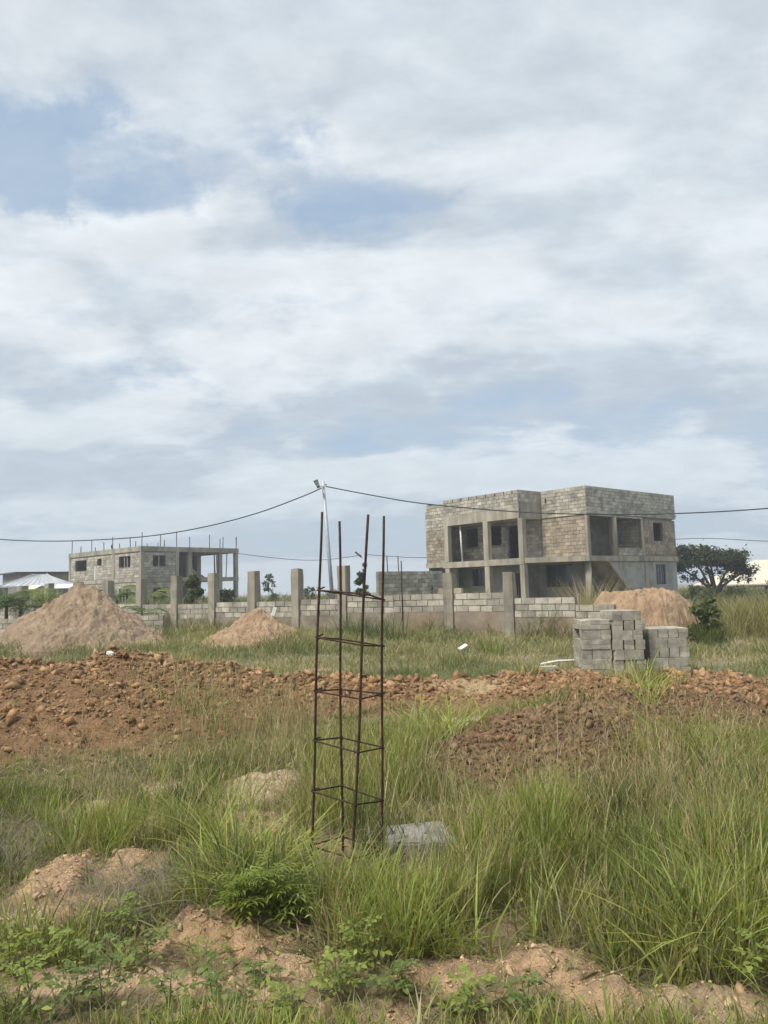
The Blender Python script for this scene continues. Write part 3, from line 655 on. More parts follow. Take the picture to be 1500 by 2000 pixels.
# ------------------------------------------------------------------ poles and wires
def pole_main():
    top = aty(631, 940, 42); bot = aty(648.5, 1160, 42); d = (top - bot) / (top[2] - bot[2]); b0 = bot - d * (bot[2] + 0.2)
    p = thing('street_lamp', 'tall leaning galvanised pole with a street light, between the two unfinished buildings', 'street lamp', tuple(b0))
    rel = Vector(top - b0)
    MB().tube([(0, 0, 0), tuple(rel * .5), tuple(rel)], [.125, .105, .085], 12).build('pole', M['galv'], p, True)
    lp = Vector(aty(622, 951, 41.8) - b0); lq = Vector(aty(617, 940, 41.5) - b0)
    ap = rel * 0.955
    MB().tube([tuple(rel * .93), tuple(ap + Vector((-.02, -.1, .05))), tuple(lp)], 0.03, 6).build('lamp_arm', M['galv'], p)
    ax = (lq - lp).normalized(); sd_ = Vector((0, 1, 0)).cross(ax).normalized(); w2 = 0.13; L_ = 0.5; n = ax.cross(sd_)
    v = []
    for dz in (-.035, .035):
        for a, s, k in ((-.05, -w2 * .6, 0), (L_, -w2, 0), (L_, w2, 0), (-.05, w2 * .6, 0)): v.append(tuple(lp + ax * a + sd_ * s + n * dz))
    hd = MB().add(v, [(0, 3, 2, 1), (4, 5, 6, 7), (0, 1, 5, 4), (1, 2, 6, 5), (2, 3, 7, 6), (3, 0, 4, 7)]).build('lamp_head', M['lamp_black'], p)
    v = []
    for dz in (-.045, .045):
        for a, s in ((.08, -w2 * .6), (L_ - .05, -w2 * .75), (L_ - .05, w2 * .75), (.08, w2 * .6)): v.append(tuple(lp + ax * a + sd_ * s + n * dz))
    MB().add(v, [(0, 3, 2, 1), (4, 5, 6, 7), (0, 1, 5, 4), (1, 2, 6, 5), (2, 3, 7, 6), (3, 0, 4, 7)]).build('lens', M['lens'], hd)
    MB().tube([tuple(rel * .97 + Vector((.06, 0, 0))), tuple(rel * .975 + Vector((.2, 0, .02)))], 0.03, 6).build('wire_bracket', M['cable'], p)
pole_main()
def wire(name, pts, label, r, group='overhead cables'):
    P = [Vector(aty(*p)) for p in pts]; out = []
    for i in range(len(P) - 1):
        p0, p1, p2, p3 = P[max(i - 1, 0)], P[i], P[i + 1], P[min(i + 2, len(P) - 1)]
        for k in range(6):
            t = k / 6; out.append(0.5 * ((2 * p1) + (p2 - p0) * t + (2 * p0 - 5 * p1 + 4 * p2 - p3) * t * t + (3 * p1 - p0 - 3 * p2 + p3) * t ** 3))
    out.append(P[-1]); o = MB().tube([tuple(q) for q in out], r, 5).build(name, M['cable'], None, True)
    return tag(o, label, 'cable', group)
wire('overhead_cable', [(-160, 1040, 50), (0, 1053.5, 48), (100, 1057, 47), (200, 1054, 46), (300, 1046, 45), (400, 1029, 44), (500, 1003, 43), (590, 970, 42.3), (628, 953, 42)], 'black cable sagging from the street light pole to the left edge', 0.034)
wire('overhead_cable', [(636, 950, 42), (730, 968, 41.5), (830, 984, 41), (1000, 999, 40), (1150, 1004.5, 39), (1320, 1003, 38), (1500, 993, 37), (1700, 972, 36)], 'black cable from the street light pole passing in front of the house', 0.034)
wire('service_cable', [(465, 1081, 73.4), (520, 1088, 74), (590, 1094, 75), (650, 1092, 75), (706, 1084, 75)], 'thin cable from the left building to the distant lamp pole', 0.03)
wire('service_cable', [(713, 1083, 75), (770, 1087, 74), (830, 1089, 73), (1000, 1085, 72), (1323, 1053, 70), (1500, 1057, 68), (1680, 1058, 66)], 'thin far cable running behind the two-storey house to the right edge', 0.032)
def pole_far():
    p0 = aty(713, 1160, 75); p = thing('lamp_pole', 'small distant lamp pole behind the rebar cage', 'street lamp', (p0[0], 75, 0))
    t = aty(711, 1081, 75) - np.array([p0[0], 75, 0])
    MB().tube([(0, 0, -.2), tuple(t)], [.11, .07], 8).build('pole', M['galv'], p, True)
    q = aty(694, 1078, 75) - np.array([p0[0], 75, 0]); s = aty(706, 1088, 75) - np.array([p0[0], 75, 0])
    MB().tube([tuple(q), tuple(s)], [.09, .09], 6).build('lamp_head', M['lamp_black'], p)
    MB().tube([tuple(s), (t[0], 0, s[2] - .3)], .04, 5).build('lamp_arm', M['galv'], p)
pole_far()

# ------------------------------------------------------------------ rebar cage
def cage():
    D = dict(left=4.36, far=4.53, near=4.17, right=4.34)
    tp = dict(left=(628, 1000), far=(663, 1018), near=(718.5, 1005), right=(748.5, 1008))
    bt = dict(left=(606.5, 1730), far=(669, 1700), near=(687, 1735), right=(744.5, 1722))
    root = gnd(678, 1715); z0 = tz(root[0], root[1])
    g = thing('rebar_cage', 'rusty rebar column cage of four tall bars and square ties, standing in the grass', 'rebar cage', (root[0], root[1], z0))
    o = np.array([root[0], root[1], z0]); bars = {}
    for k in D:
        a = aty(*bt[k], D[k]); b = aty(*tp[k], D[k]); d = (b - a)
        a = a - d / d[2] * (a[2] + 0.12); bars[k] = (a - o, b - o)
        n = 14; pts = []
        for i in range(n + 1):
            f = i / n; wob = 0.004 * math.sin(f * 9 + D[k] * 7); pts.append(tuple(a - o + (b - a) * f + np.array([wob, 0, 0])))
        MB().tube(pts, 0.0077, 8).build('vertical_bar', M['steel'], g, True)
    ly = [1153, 1245, 1350, 1446, 1545, 1652]; ry = [1172, 1262, 1355, 1460, 1564, 1660]
    rnd = random.Random(2)
    for i, (yl, yr) in enumerate(zip(ly, ry)):
        zl = aty(615, yl, D['left'])[2]; zr = aty(746, yr, D['right'])[2]; zm = (zl + zr) / 2
        zz = dict(left=zl, right=zr, far=zm + rnd.uniform(-.008, .012), near=zm + rnd.uniform(-.012, .008)); c = {}
        for k, (a, b) in bars.items():
            f = (zz[k] - o[2] - a[2]) / (b[2] - a[2]); c[k] = a + (b - a) * f
        cen = sum(c.values()) / 4
        pts = []
        for k in ('left', 'near', 'right', 'far', 'left'):
            q = c[k]; out = (q - cen); out[2] = 0; out = out / np.linalg.norm(out) * 0.012; pts.append(tuple(q + out))
        hk = np.array(pts[-1]); pts.append(tuple(hk + (cen - hk) * np.array([.22, .22, 0]) + np.array([0, 0, .018])))
        MB().tube(pts, 0.0050, 6).build('stirrup', M['steel'], g)
        for k in c:
            t = []
            for j in range(9):
                q = j * 2.2; t.append(tuple(c[k] + np.array([.0105 * math.cos(q), .0105 * math.sin(q), -.012 + .003 * j])))
            t.append(tuple(np.array(t[-1]) + np.array([rnd.uniform(-.02, .02), rnd.uniform(-.02, .02), .004])))
            MB().tube(t, 0.0016, 4).build('tie_wire', M['steel'], g)
cage()

# ------------------------------------------------------------------ sand piles
def pile(name, label, cx, cy, rx, ry, hgt, m, seed, flat=0.0, spec=None):
    n, k = 300, 64; zb = tz(cx, cy)
    g = np.linspace(-1.25, 1.25, n); X, Y = np.meshgrid(g, g); x = (X * rx).ravel(); y = (Y * ry).ravel()
    wob = 0.22 * (fb(x * 0.9 + 9, y * 0.9 + 3, seed, 3) - 0.5)
    r = np.sqrt(X.ravel() ** 2 + Y.ravel() ** 2) + wob
    if flat: p = np.clip((1 - r) / (1 - flat), 0, 1); p = np.clip(p * (1.6 - .6 * p), 0, 1)
    else: p = np.clip(1.0 - np.sqrt(r * r + 0.0015), -1, 1); p = np.where(p > 0, p ** 1.1, p)
    z = hgt * p + (p > 0) * sst(p, 0, .12) * (0.30 * (fb(x * 1.7, y * 1.7, seed + 5, 4) - .5) + 0.20 * (fb(x * 5, y * 5, seed + 9, 4, .6) - 0.5) + 0.11 * (fb(x * 13, y * 13, seed + 19, 3, .65) - 0.5) - 0.10 * (1 - np.abs(2 * fb(x * 3, y * 3, seed + 13, 3) - 1)) ** 3)
    z = np.where(p > 0.02, z, -0.35); 
    i = (np.arange(n - 1)[:, None] * n + np.arange(n - 1)[None, :]).ravel(); q = np.stack([i, i + 1, i + n + 1, i + n], 1)
    keep = (z[q] > -0.3).any(1)
    o = link(name, npmesh(name, np.stack([x, y, z], 1), q[keep], None, m, None, True)); o.location = (cx, cy, zb)
    return tag(o, label, 'sand pile')
# ------------------------------------------------------------------ clods
def clod_proto(seed):
    r = random.Random(seed); bm = bmesh.new()
    pts = []
    for _ in range(10):                                       # an angular chunk: hull of points near a flattened box
        p = Vector([r.choice((-1, 1)) * r.uniform(.45, 1) for _q in range(3)])
        bm.verts.new((p.x * .5, p.y * .42, p.z * .3))
    h = bmesh.ops.convex_hull(bm, input=bm.verts)
    bmesh.ops.delete(bm, geom=[v for v in bm.verts if not v.link_faces], context='VERTS'); bmesh.ops.triangulate(bm, faces=bm.faces); bm.verts.index_update()
    V = np.array([v.co[:] for v in bm.verts]); F = np.array([[v.index for v in f.verts] for f in bm.faces]); bm.free(); return V, F
def rotm(a, b, c):
    ca, sa, cb, sb, cc, sc = np.cos(a), np.sin(a), np.cos(b), np.sin(b), np.cos(c), np.sin(c)
    R = np.empty((len(a), 3, 3))
    R[:, 0, 0] = ca * cb; R[:, 0, 1] = ca * sb * sc - sa * cc; R[:, 0, 2] = ca * sb * cc + sa * sc
    R[:, 1, 0] = sa * cb; R[:, 1, 1] = sa * sb * sc + ca * cc; R[:, 1, 2] = sa * sb * cc - ca * sc
    R[:, 2, 0] = -sb; R[:, 2, 1] = cb * sc; R[:, 2, 2] = cb * cc
    return R
PROT = [clod_proto(s) for s in range(8)]
def scatter(name, pos, size, parent, m, limit):
    n = len(pos); o = np.argsort(-size); pos = pos[o]; size = size[o]
    rz = rng.uniform(0, 6.28, n); rx = rng.normal(0, .55, n); ry = rng.normal(0, .55, n); kind = rng.integers(0, len(PROT), n)
    sx = size * rng.uniform(.8, 1.3, n); sy = size * rng.uniform(.7, 1.1, n); sz = size * rng.uniform(.6, 1.1, n)
    protos = [npmesh(name, V, None, F, m) for V, F in PROT]
    for i in range(min(limit, n)):
        c = link(name, protos[kind[i]], parent); c.location = pos[i] - np.array(parent.location); c.rotation_euler = (rx[i], ry[i], rz[i]); c.scale = (sx[i], sy[i], sz[i])
    R = rotm(rz, ry, rx); Vs, Fs, b = [], [], 0
    for k, (V, F) in enumerate(PROT):
        idx = np.where(kind == k)[0]; idx = idx[idx >= limit]
        if not len(idx): continue
        S = np.stack([sx, sy, sz], 1)[idx]
        P = np.einsum('nij,nkj->nki', R[idx], V[None] * S[:, None]) + pos[idx][:, None] - np.array(parent.location)
        Vs.append(P.reshape(-1, 3)); Fs.append((F[None] + (b + np.arange(len(idx)) * len(V))[:, None, None]).reshape(-1, 3)); b += len(idx) * len(V)
    if Vs: tag(link('loose_' + name + 's', npmesh('loose', np.concatenate(Vs), None, np.concatenate(Fs), m), parent), kind='stuff')
def lump_crumbs():
    x = rng.uniform(-2.6, 2.6, 60000); y = rng.uniform(2.2, 6.6, 60000); _, lm, tn = lump_w(x, y); k = (lm > .25) & (rng.random(len(x)) < .40); x, y = x[k], y[k]; n = len(x)
    s = 0.006 + 0.012 * rng.random(n) + 0.04 * rng.random(n) ** 16; z = terrain(x, y) + s * rng.uniform(-.1, .15, n)
    r = thing('soil_lumps', 'bare orange and pale sandy soil crumbs on the lumps between the foreground grass', 'soil', (0, 4, 0))
    scatter('soil_crumb', np.stack([x, y, z], 1), s, r, M['crumb'], 60); print('crumbs', n)
M['crumb'] = material('crumb', (0.48, 0.32, 0.19), 0.97, 0.25, 6, 0.5, 60, rnd=0.3, tint=(0.40, 0.30, 0.19), bdist=0.01)
def mound_clods():
    x = rng.uniform(-9.5, 9.5, 230000); y = rng.uniform(5.8, 13.6, 230000)
    px, py = projv(np.stack([x, y, x * 0], 1)); p = mound_p(x, y)
    keep = (p > 0.04) & (px > -260) & (px < 1760)
    # fewer clods on the grassy left-middle toe and on the pale sand
    pr = 0.20 + 0.80 * sst(p, 0.08, 0.45); pr = pr * (0.35 + 0.9 * fb(x * 0.8, y * 0.8, 401, 3))
    sp = np.exp(-(((x - gnd(905, 1352)[0]) / 0.8) ** 2 + ((y - 11.5) / 0.5) ** 2)); pr = pr * (1 - 0.9 * sp)
    keep &= rng.random(len(x)) < pr * 0.85
    x, y, p = x[keep], y[keep], p[keep]; n = len(x)
    s = 0.014 + 0.05 * rng.random(n) ** 3 + 0.15 * rng.random(n) ** 18; s *= (0.6 + 0.5 * p) * (0.55 + 0.95 * fb(x * 1.4, y * 1.4, 411, 3))
    z = terrain(x, y) + s * rng.uniform(-0.16, 0.16, n)
    r = thing('dirt_mound', 'long ridge of red-brown dirt clods crossing the picture behind the grass', 'dirt mound', (0, 10.5, 0))
    scatter('clod', np.stack([x, y, z], 1), s, r, M['clod'], 300); print('clods', n)
    x = rng.uniform(-0.2, 5.0, 26000); y = rng.uniform(5.6, 10.2, 26000); h = second_h(x, y); keep = (h > 0.03) & (rng.random(len(x)) < 0.18 + 0.6 * sst(h, .05, .15))
    x, y = x[keep], y[keep]; n = len(x); s = 0.024 + 0.04 * rng.random(n) ** 2 + 0.08 * rng.random(n) ** 9; z = terrain(x, y) + s * rng.uniform(-.05, .2, n)
    r = thing('clod_heap', 'low heap of dark brown clods in the grass, right of the rebar cage', 'dirt heap', (2.0, 7.4, 0))
    scatter('clod', np.stack([x, y, z], 1), s, r, M['clod_dark'], 150); print('clods2', n)
mound_clods(); lump_crumbs()
pile('sand_pile', 'large cone-shaped pile of brown sand at the left', -9.95, 24.3, 2.95, 2.9, 2.12, M['sand'], 301)
pile('sand_pile', 'small low pile of pale orange sand, left of the rebar cage', -4.05, 23.6, 1.9, 1.7, 1.10, M['sand_orange'], 317)
pile('soil_pile', 'flat-topped pile of tan soil behind the stacked blocks on the right', 7.75, 22.6, 1.95, 1.6, 1.30, M['sand_orange'], 333, 0.55)['category'] = 'soil pile'

# ------------------------------------------------------------------ stacked blocks
def stacks():
    Lb, Wb, Tb = 0.39, 0.195, 0.0975
    me = {}
    for k, (l, w, t) in dict(flat=(Lb, Wb, Tb), edge=(Lb, Tb, Wb)).items():
        b = MB(); e = 0.006; x, y, z = l / 2, w / 2, t / 2
        b.add([(sx * (x - e), sy * (y - e), sz * z) for sx in (-1, 1) for sy in (-1, 1) for sz in (-1, 1)], []); bm = bmesh.new()
        bm2 = bmesh.new(); bmesh.ops.create_cube(bm2, size=1)
        for v in bm2.verts: v.co = Vector((v.co.x * l, v.co.y * w, v.co.z * t))
        bmesh.ops.bevel(bm2, geom=bm2.edges[:], offset=0.005, segments=1, affect='EDGES'); m_ = bpy.data.meshes.new('concrete_block'); bm2.to_mesh(m_); bm2.free(); bm.free(); m_.materials.append(M['stack']); me[k] = m_
    r = random.Random(11)
    names = ['bottom', 'second', 'third', 'fourth', 'fifth', 'sixth', 'top']
    def put(kind, P, ang, jx, course, n, stk):
        o = link('concrete_block', me[kind]); o.location = P; o.rotation_euler = (r.uniform(-.012, .012), r.uniform(-.012, .012), ang + r.uniform(-.025, .025))
        nm = 'top' if course == n - 1 else names[course]
        tag(o, f'{jx} block, {nm} layer of the {stk} stack of grey blocks', 'concrete block', f'blocks in the {stk} stack')
    def stack(px0, px1, Y, courses, stk, ang, start=0, deep=2):
        c0 = aty(px0, 1318, Y); c1 = aty(px1, 1318, Y); xm = (c0[0] + c1[0]) / 2; z0 = min(tz(xm, Y), tz(xm - .3, Y - .2), tz(xm + .3, Y - .2)) - 0.02; wd = c1[0] - c0[0]
        ca, sa = math.cos(ang), math.sin(ang)
        def W(a, b): return (xm + a * ca - b * sa, Y + a * sa + b * ca)
        for k in range(courses):
            zc = z0 + k * (Wb + 0.004); jx = r.uniform(-.015, .015); jy = r.uniform(-.012, .012)
            if (k + start) % 2:                                  # ends of blocks laid flat, two high; one edge block beside
                nb = max(1, int(round((wd - 0.02) / (Wb + .012))))
                for i in range(nb):
                    a = -wd / 2 + Wb / 2 + i * (wd - Wb) / max(nb - 1, 1)
                    for j in range(2):
                        for d in range(deep): 
                            if d and j == 0 and k < courses - 2 and False: continue
                            p = W(a + jx, d * (Lb + .01) + jy); put('flat', (p[0], p[1], zc + Tb / 2 + j * (Tb + .002)), ang + PI / 2, f"{('front', 'rear')[d]} {('lower', 'upper')[j]} {('leftmost', 'second', 'third', 'fourth', 'fifth')[i]} end-on", k, courses, stk)
            else:                                                # long faces on edge with flat pairs filling the end
                nl = int(wd / (Lb + .01)); rest = wd - nl * (Lb + .01); a = -wd / 2; order = [0] * nl + ([1] if rest > 0.15 else [])
                if k % 4 == 2: order.reverse()
                for tpe in order:
                    if tpe == 0:
                        for d in range(deep * 4):
                            p = W(a + Lb / 2 + jx, -Lb / 2 + Tb / 2 + d * (Tb + .003) + jy); 
                            if d in (0, 1, deep * 4 - 1) or k == courses - 1: put('edge', (p[0], p[1], zc + Wb / 2), ang, f"{('front', 'second', 'third', 'fourth', 'fifth', 'sixth', 'seventh', 'rear')[d]}-row {'left' if a < -.05 else 'right'} edgewise", k, courses, stk)
                        a += Lb + .01
                    else:
                        for j in range(2):
                            for d in range(deep): p = W(a + Wb / 2 + jx, d * (Lb + .01) + jy); put('flat', (p[0], p[1], zc + Tb / 2 + j * (Tb + .002)), ang + PI / 2, f"{('front', 'rear')[d]} {('lower', 'upper')[j]} filler", k, courses, stk)
                        a += Wb + .01
    stack(1137, 1192, 15.55, 6, 'left', -0.03); stack(1196, 1258, 15.5, 7, 'middle tall', 0.02, 0); stack(1264, 1342, 15.75, 5, 'right low', 0.03, 1)
M['stack'] = material('stack_block', (0.335, 0.312, 0.258), 0.95, 0.28, 6, 0.8, 40, rnd=0.24, tint=(0.35, 0.32, 0.25))
stacks()

# ------------------------------------------------------------------ litter and loose pieces
def lump_obj(name, label, cat, P, dims, rot, m, seed, group=None):
    r = random.Random(seed); bm = bmesh.new(); bmesh.ops.create_icosphere(bm, subdivisions=3, radius=0.5)
    for v in bm.verts:
        c = v.co.copy(); k = max(abs(c.x), abs(c.y), abs(c.z)); c = c * (0.7 + 0.3 * 0.5 / k); n = 1 + 0.13 * (math.sin(c.x * 11 + seed) * math.cos(c.y * 13 + seed) + math.sin(c.z * 17 + c.x * 7))
        v.co = Vector((c.x * dims[0], c.y * dims[1], c.z * dims[2])) * n
    me = bpy.data.meshes.new(name); bm.to_mesh(me); bm.free(); me.materials.append(m); o = link(name, me); o.location = P; o.rotation_euler = rot; return tag(o, label, cat, group)
def slab_piece():
    P = gnd(822, 1668); bm = bmesh.new(); bmesh.ops.create_cube(bm, size=1)
    for v, d in zip(bm.verts, ((0, 0, 0), (-.01, .02, -.02), (.03, 0, 0), (0, -.03, .01), (-.02, .01, 0), (.02, -.02, -.03), (0, .02, 0), (-.04, 0, .02))): v.co = Vector((v.co.x * .42 + d[0], v.co.y * .24 + d[1], v.co.z * .14 + d[2]))
    bmesh.ops.bevel(bm, geom=bm.edges[:], offset=.012, segments=2, affect='EDGES'); bmesh.ops.subdivide_edges(bm, edges=[e for e in bm.edges if e.calc_length() > .1], cuts=5, use_grid_fill=True); r = random.Random(5)
    for v in bm.verts: v.co += Vector((r.uniform(-.004, .004), r.uniform(-.004, .004), r.uniform(-.004, .004)))
    me = bpy.data.meshes.new('concrete_lump'); bm.to_mesh(me); bm.free(); me.materials.append(M['stone']); o = link('concrete_lump', me); o.location = (P[0], P[1] + .1, tz(P[0], P[1] + .1) + .075); o.rotation_euler = (0.07, 0.03, 0.08)
    tag(o, 'grey broken slab of concrete lying in the grass right of the rebar cage', 'concrete slab')
slab_piece()
for i, (px, py, Y, d, lb) in enumerate(((215, 1288, 9.75, (.09, .05, .06), 'white scrap of litter on the mound crest below the big sand pile'), (257, 1308, 9.5, (.085, .05, .05), 'white scrap of litter lower on the mound slope, at left'), (355, 1282, 10.4, (.05, .04, .04), 'small white scrap of litter on the mound crest, right of the others'))):
    P = aty(px, py, Y); lump_obj('litter_scrap', lb, 'litter', (P[0], P[1], tz(P[0], P[1]) + d[2] * .4), d, (.2, .3, i), M['paper'], 20 + i)
P = gnd(905, 1279, -.25); b = MB().box(-.13, .13, -.07, .07, 0, .04).build('white_board', M['paper']); b.location = (P[0], P[1], tz(P[0], P[1]) + .12); b.rotation_euler = (.25, -.45, .4); tag(b, 'tilted white board piece lying in the grass field', 'board')
P = gnd(1098, 1303, -.35); b = MB().tube([(-.5, 0, .03), (-.1, .02, .09), (.45, .0, .10)], .028, 8).build('white_pipe', M['white'], None, True); b.location = (P[0], P[1], tz(P[0], P[1]) + .05); tag(b, 'white pipe lying on the ground left of the block stacks', 'pipe')
P = gnd(1068, 1316, -.3); b = MB().box(-.22, .22, -.1, .1, 0, .2).build('fallen_block', M['block']); b.location = (P[0], P[1], tz(P[0], P[1]) + .02); b.rotation_euler = (0, 0, .2); tag(b, 'single concrete block on the ground left of the stacks', 'concrete block')
P = gnd(625, 1313, -.35); b = MB().box(-.4, .25, -.2, .2, -.02, .045).build('pale_slab', M['sand']); b.location = (P[0], P[1], tz(P[0], P[1]) + .03); b.rotation_euler = (0.05, 0, .1); tag(b, 'pale flat slab at the field edge behind the rebar cage', 'slab')
b = MB().box(-.055, .055, -.02, .02, 0, .6).build('white_plank', M['paper']); P = aty(526, 1200, 23.4); b.location = (P[0], P[1], P[2] - .35); b.rotation_euler = (0, .32, 0); tag(b, 'white plank sticking up out of the small sand pile', 'plank')
for i, (px, py, w, h_) in enumerate(((1420, 1205, .5, .45), (1437, 1208, .45, .4))):
    P = gnd(px, py + 22, 0); b = MB().prism([(-w / 2, 0), (w / 2, 0), (w / 2 - .1, h_), (-w / 2 + .12 - .1 * i, h_)], 'y', -.05, .05).build('pale_board', M['bamboo'] if i else M['roof_cream'])
    b.location = (P[0], P[1], tz(P[0], P[1])); b.rotation_euler = (-.2, 0.25 - .3 * i, .1); tag(b, ['pale leaning board in the weeds at right, the left one', 'tan leaning board in the weeds at right, behind the pale one'][i], 'board')

# ------------------------------------------------------------------ grass
def blades(P, h, w, az, lean, curve, ca, col, lev=3):
    """P roots, h length, w width, az bend direction, ca facing; returns verts, quads, tris, colours"""
    n = len(P); t = np.linspace(0, 1, lev + 1)
    dx, dy = np.cos(az), np.sin(az); fx, fy = np.cos(ca), np.sin(ca)
    V = np.zeros((n, 2 * lev + 1, 3), np.float32); Cc = np.zeros((n, 2 * lev + 1, 3), np.float32)
    for k in range(lev + 1):
        hor = h * (lean * t[k] + curve * t[k] ** 2.2); ver = h * (t[k] - 0.5 * np.minimum(lean + curve, 1.6) ** 2 * 0.55 * t[k] ** 2)
        c = np.stack([P[:, 0] + dx * hor, P[:, 1] + dy * hor, P[:, 2] + ver], 1)
        ww = w * (0.55 + 0.9 * t[k]) * (1 - t[k] ** 1.6) if k < lev else 0
        if k < lev:
            o = np.stack([fx * ww / 2, fy * ww / 2, 0 * ww], 1); V[:, 2 * k] = c - o; V[:, 2 * k + 1] = c + o; Cc[:, 2 * k] = Cc[:, 2 * k + 1] = col
        else: V[:, 2 * k] = c; Cc[:, 2 * k] = col
    m = 2 * lev + 1; b = (np.arange(n) * m)[:, None]
    q = np.concatenate([b + np.array([[2 * k, 2 * k + 1, 2 * k + 3, 2 * k + 2]]) for k in range(lev - 1)]) if lev > 1 else np.zeros((0, 4), int)
    tr = b + np.array([[2 * lev - 2, 2 * lev - 1, 2 * lev]])
    return V.reshape(-1, 3), q, tr, Cc.reshape(-1, 3)
class Sward:
    def __init__(s): s.V = []; s.Q = []; s.T = []; s.C = []; s.n = 0
    def add(s, r):
        V, q, t, c = r; s.V.append(V); s.Q.append(q + s.n); s.T.append(t + s.n); s.C.append(c); s.n += len(V)
    def build(s, name, label, cat='grass', m=None):
        o = link(name, npmesh(name, np.concatenate(s.V), np.concatenate(s.Q), np.concatenate(s.T), m or M['grass'], np.concatenate(s.C)))
        return tag(o, label, cat, kind='stuff')
def ell(px, py, L):
    r = np.zeros_like(px)
    for cx, cy, rx, ry, v in L: r = r + v * (1 - sst(np.sqrt(((px - cx) / rx) ** 2 + ((py - cy) / ry) ** 2), 0.55, 1.1))
    return r
def clump(cx, cy, nb, h, w, col, spread, lean=(.03, .36), curve=(.0, .5), lev=3, cvar=.38, hvar=.5, lift=0.0):
    n = len(cx); i = np.repeat(np.arange(n), nb); m = len(i)
    a = rng.uniform(0, 2 * PI, m); r = np.sqrt(rng.random(m)) * spread[i]
    x = cx[i] + r * np.cos(a); y = cy[i] + r * np.sin(a); z = terrain(x, y) - 0.012 + lift
    az = a + rng.normal(0, .9, m); hh = h[i] * (1 - hvar + 2 * hvar * rng.random(m)); ww = w[i] * rng.uniform(.65, 1.3, m)
    ln = rng.uniform(*lean, m) * (0.5 + r / np.maximum(spread[i], 1e-4)); cv = rng.uniform(*curve, m)
    c = col[i] * (1 - cvar + 2 * cvar * rng.random((m, 1))) * (1 + 0.08 * rng.normal(size=(m, 3)))
    return blades(np.stack([x, y, z], 1), hh, ww, az, ln, cv, az + PI / 2 + rng.normal(0, .7, m), np.clip(c, .01, .8), lev)
GREEN = np.array([0.205, 0.235, 0.058]); LIME = np.array([0.305, 0.340, 0.085]); DEEP = np.array([0.105, 0.135, 0.040]); OLIVE = np.array([0.265, 0.240, 0.105]); TAN = np.array([0.44, 0.365, 0.22]); GREY = np.array([0.23, 0.20, 0.155])
def tone(x, y, s, extra_tan=0.0):
    a = fb(x * 1.3, y * 1.3, s, 3)[:, None]; b = fb(x * 3.1, y * 3.1, s + 50, 3)[:, None]; r = rng.random((len(x), 1))
    c = DEEP + (GREEN - DEEP) * sst(a, .3, .5); c = c + (LIME - c) * sst(a, .48, .68) * .8
    c = c + (OLIVE - c) * sst(b, .45, .7) * .7
    return np.where(r < 0.08 + extra_tan, TAN * .9, np.where(r < 0.105 + extra_tan, GREY, c))
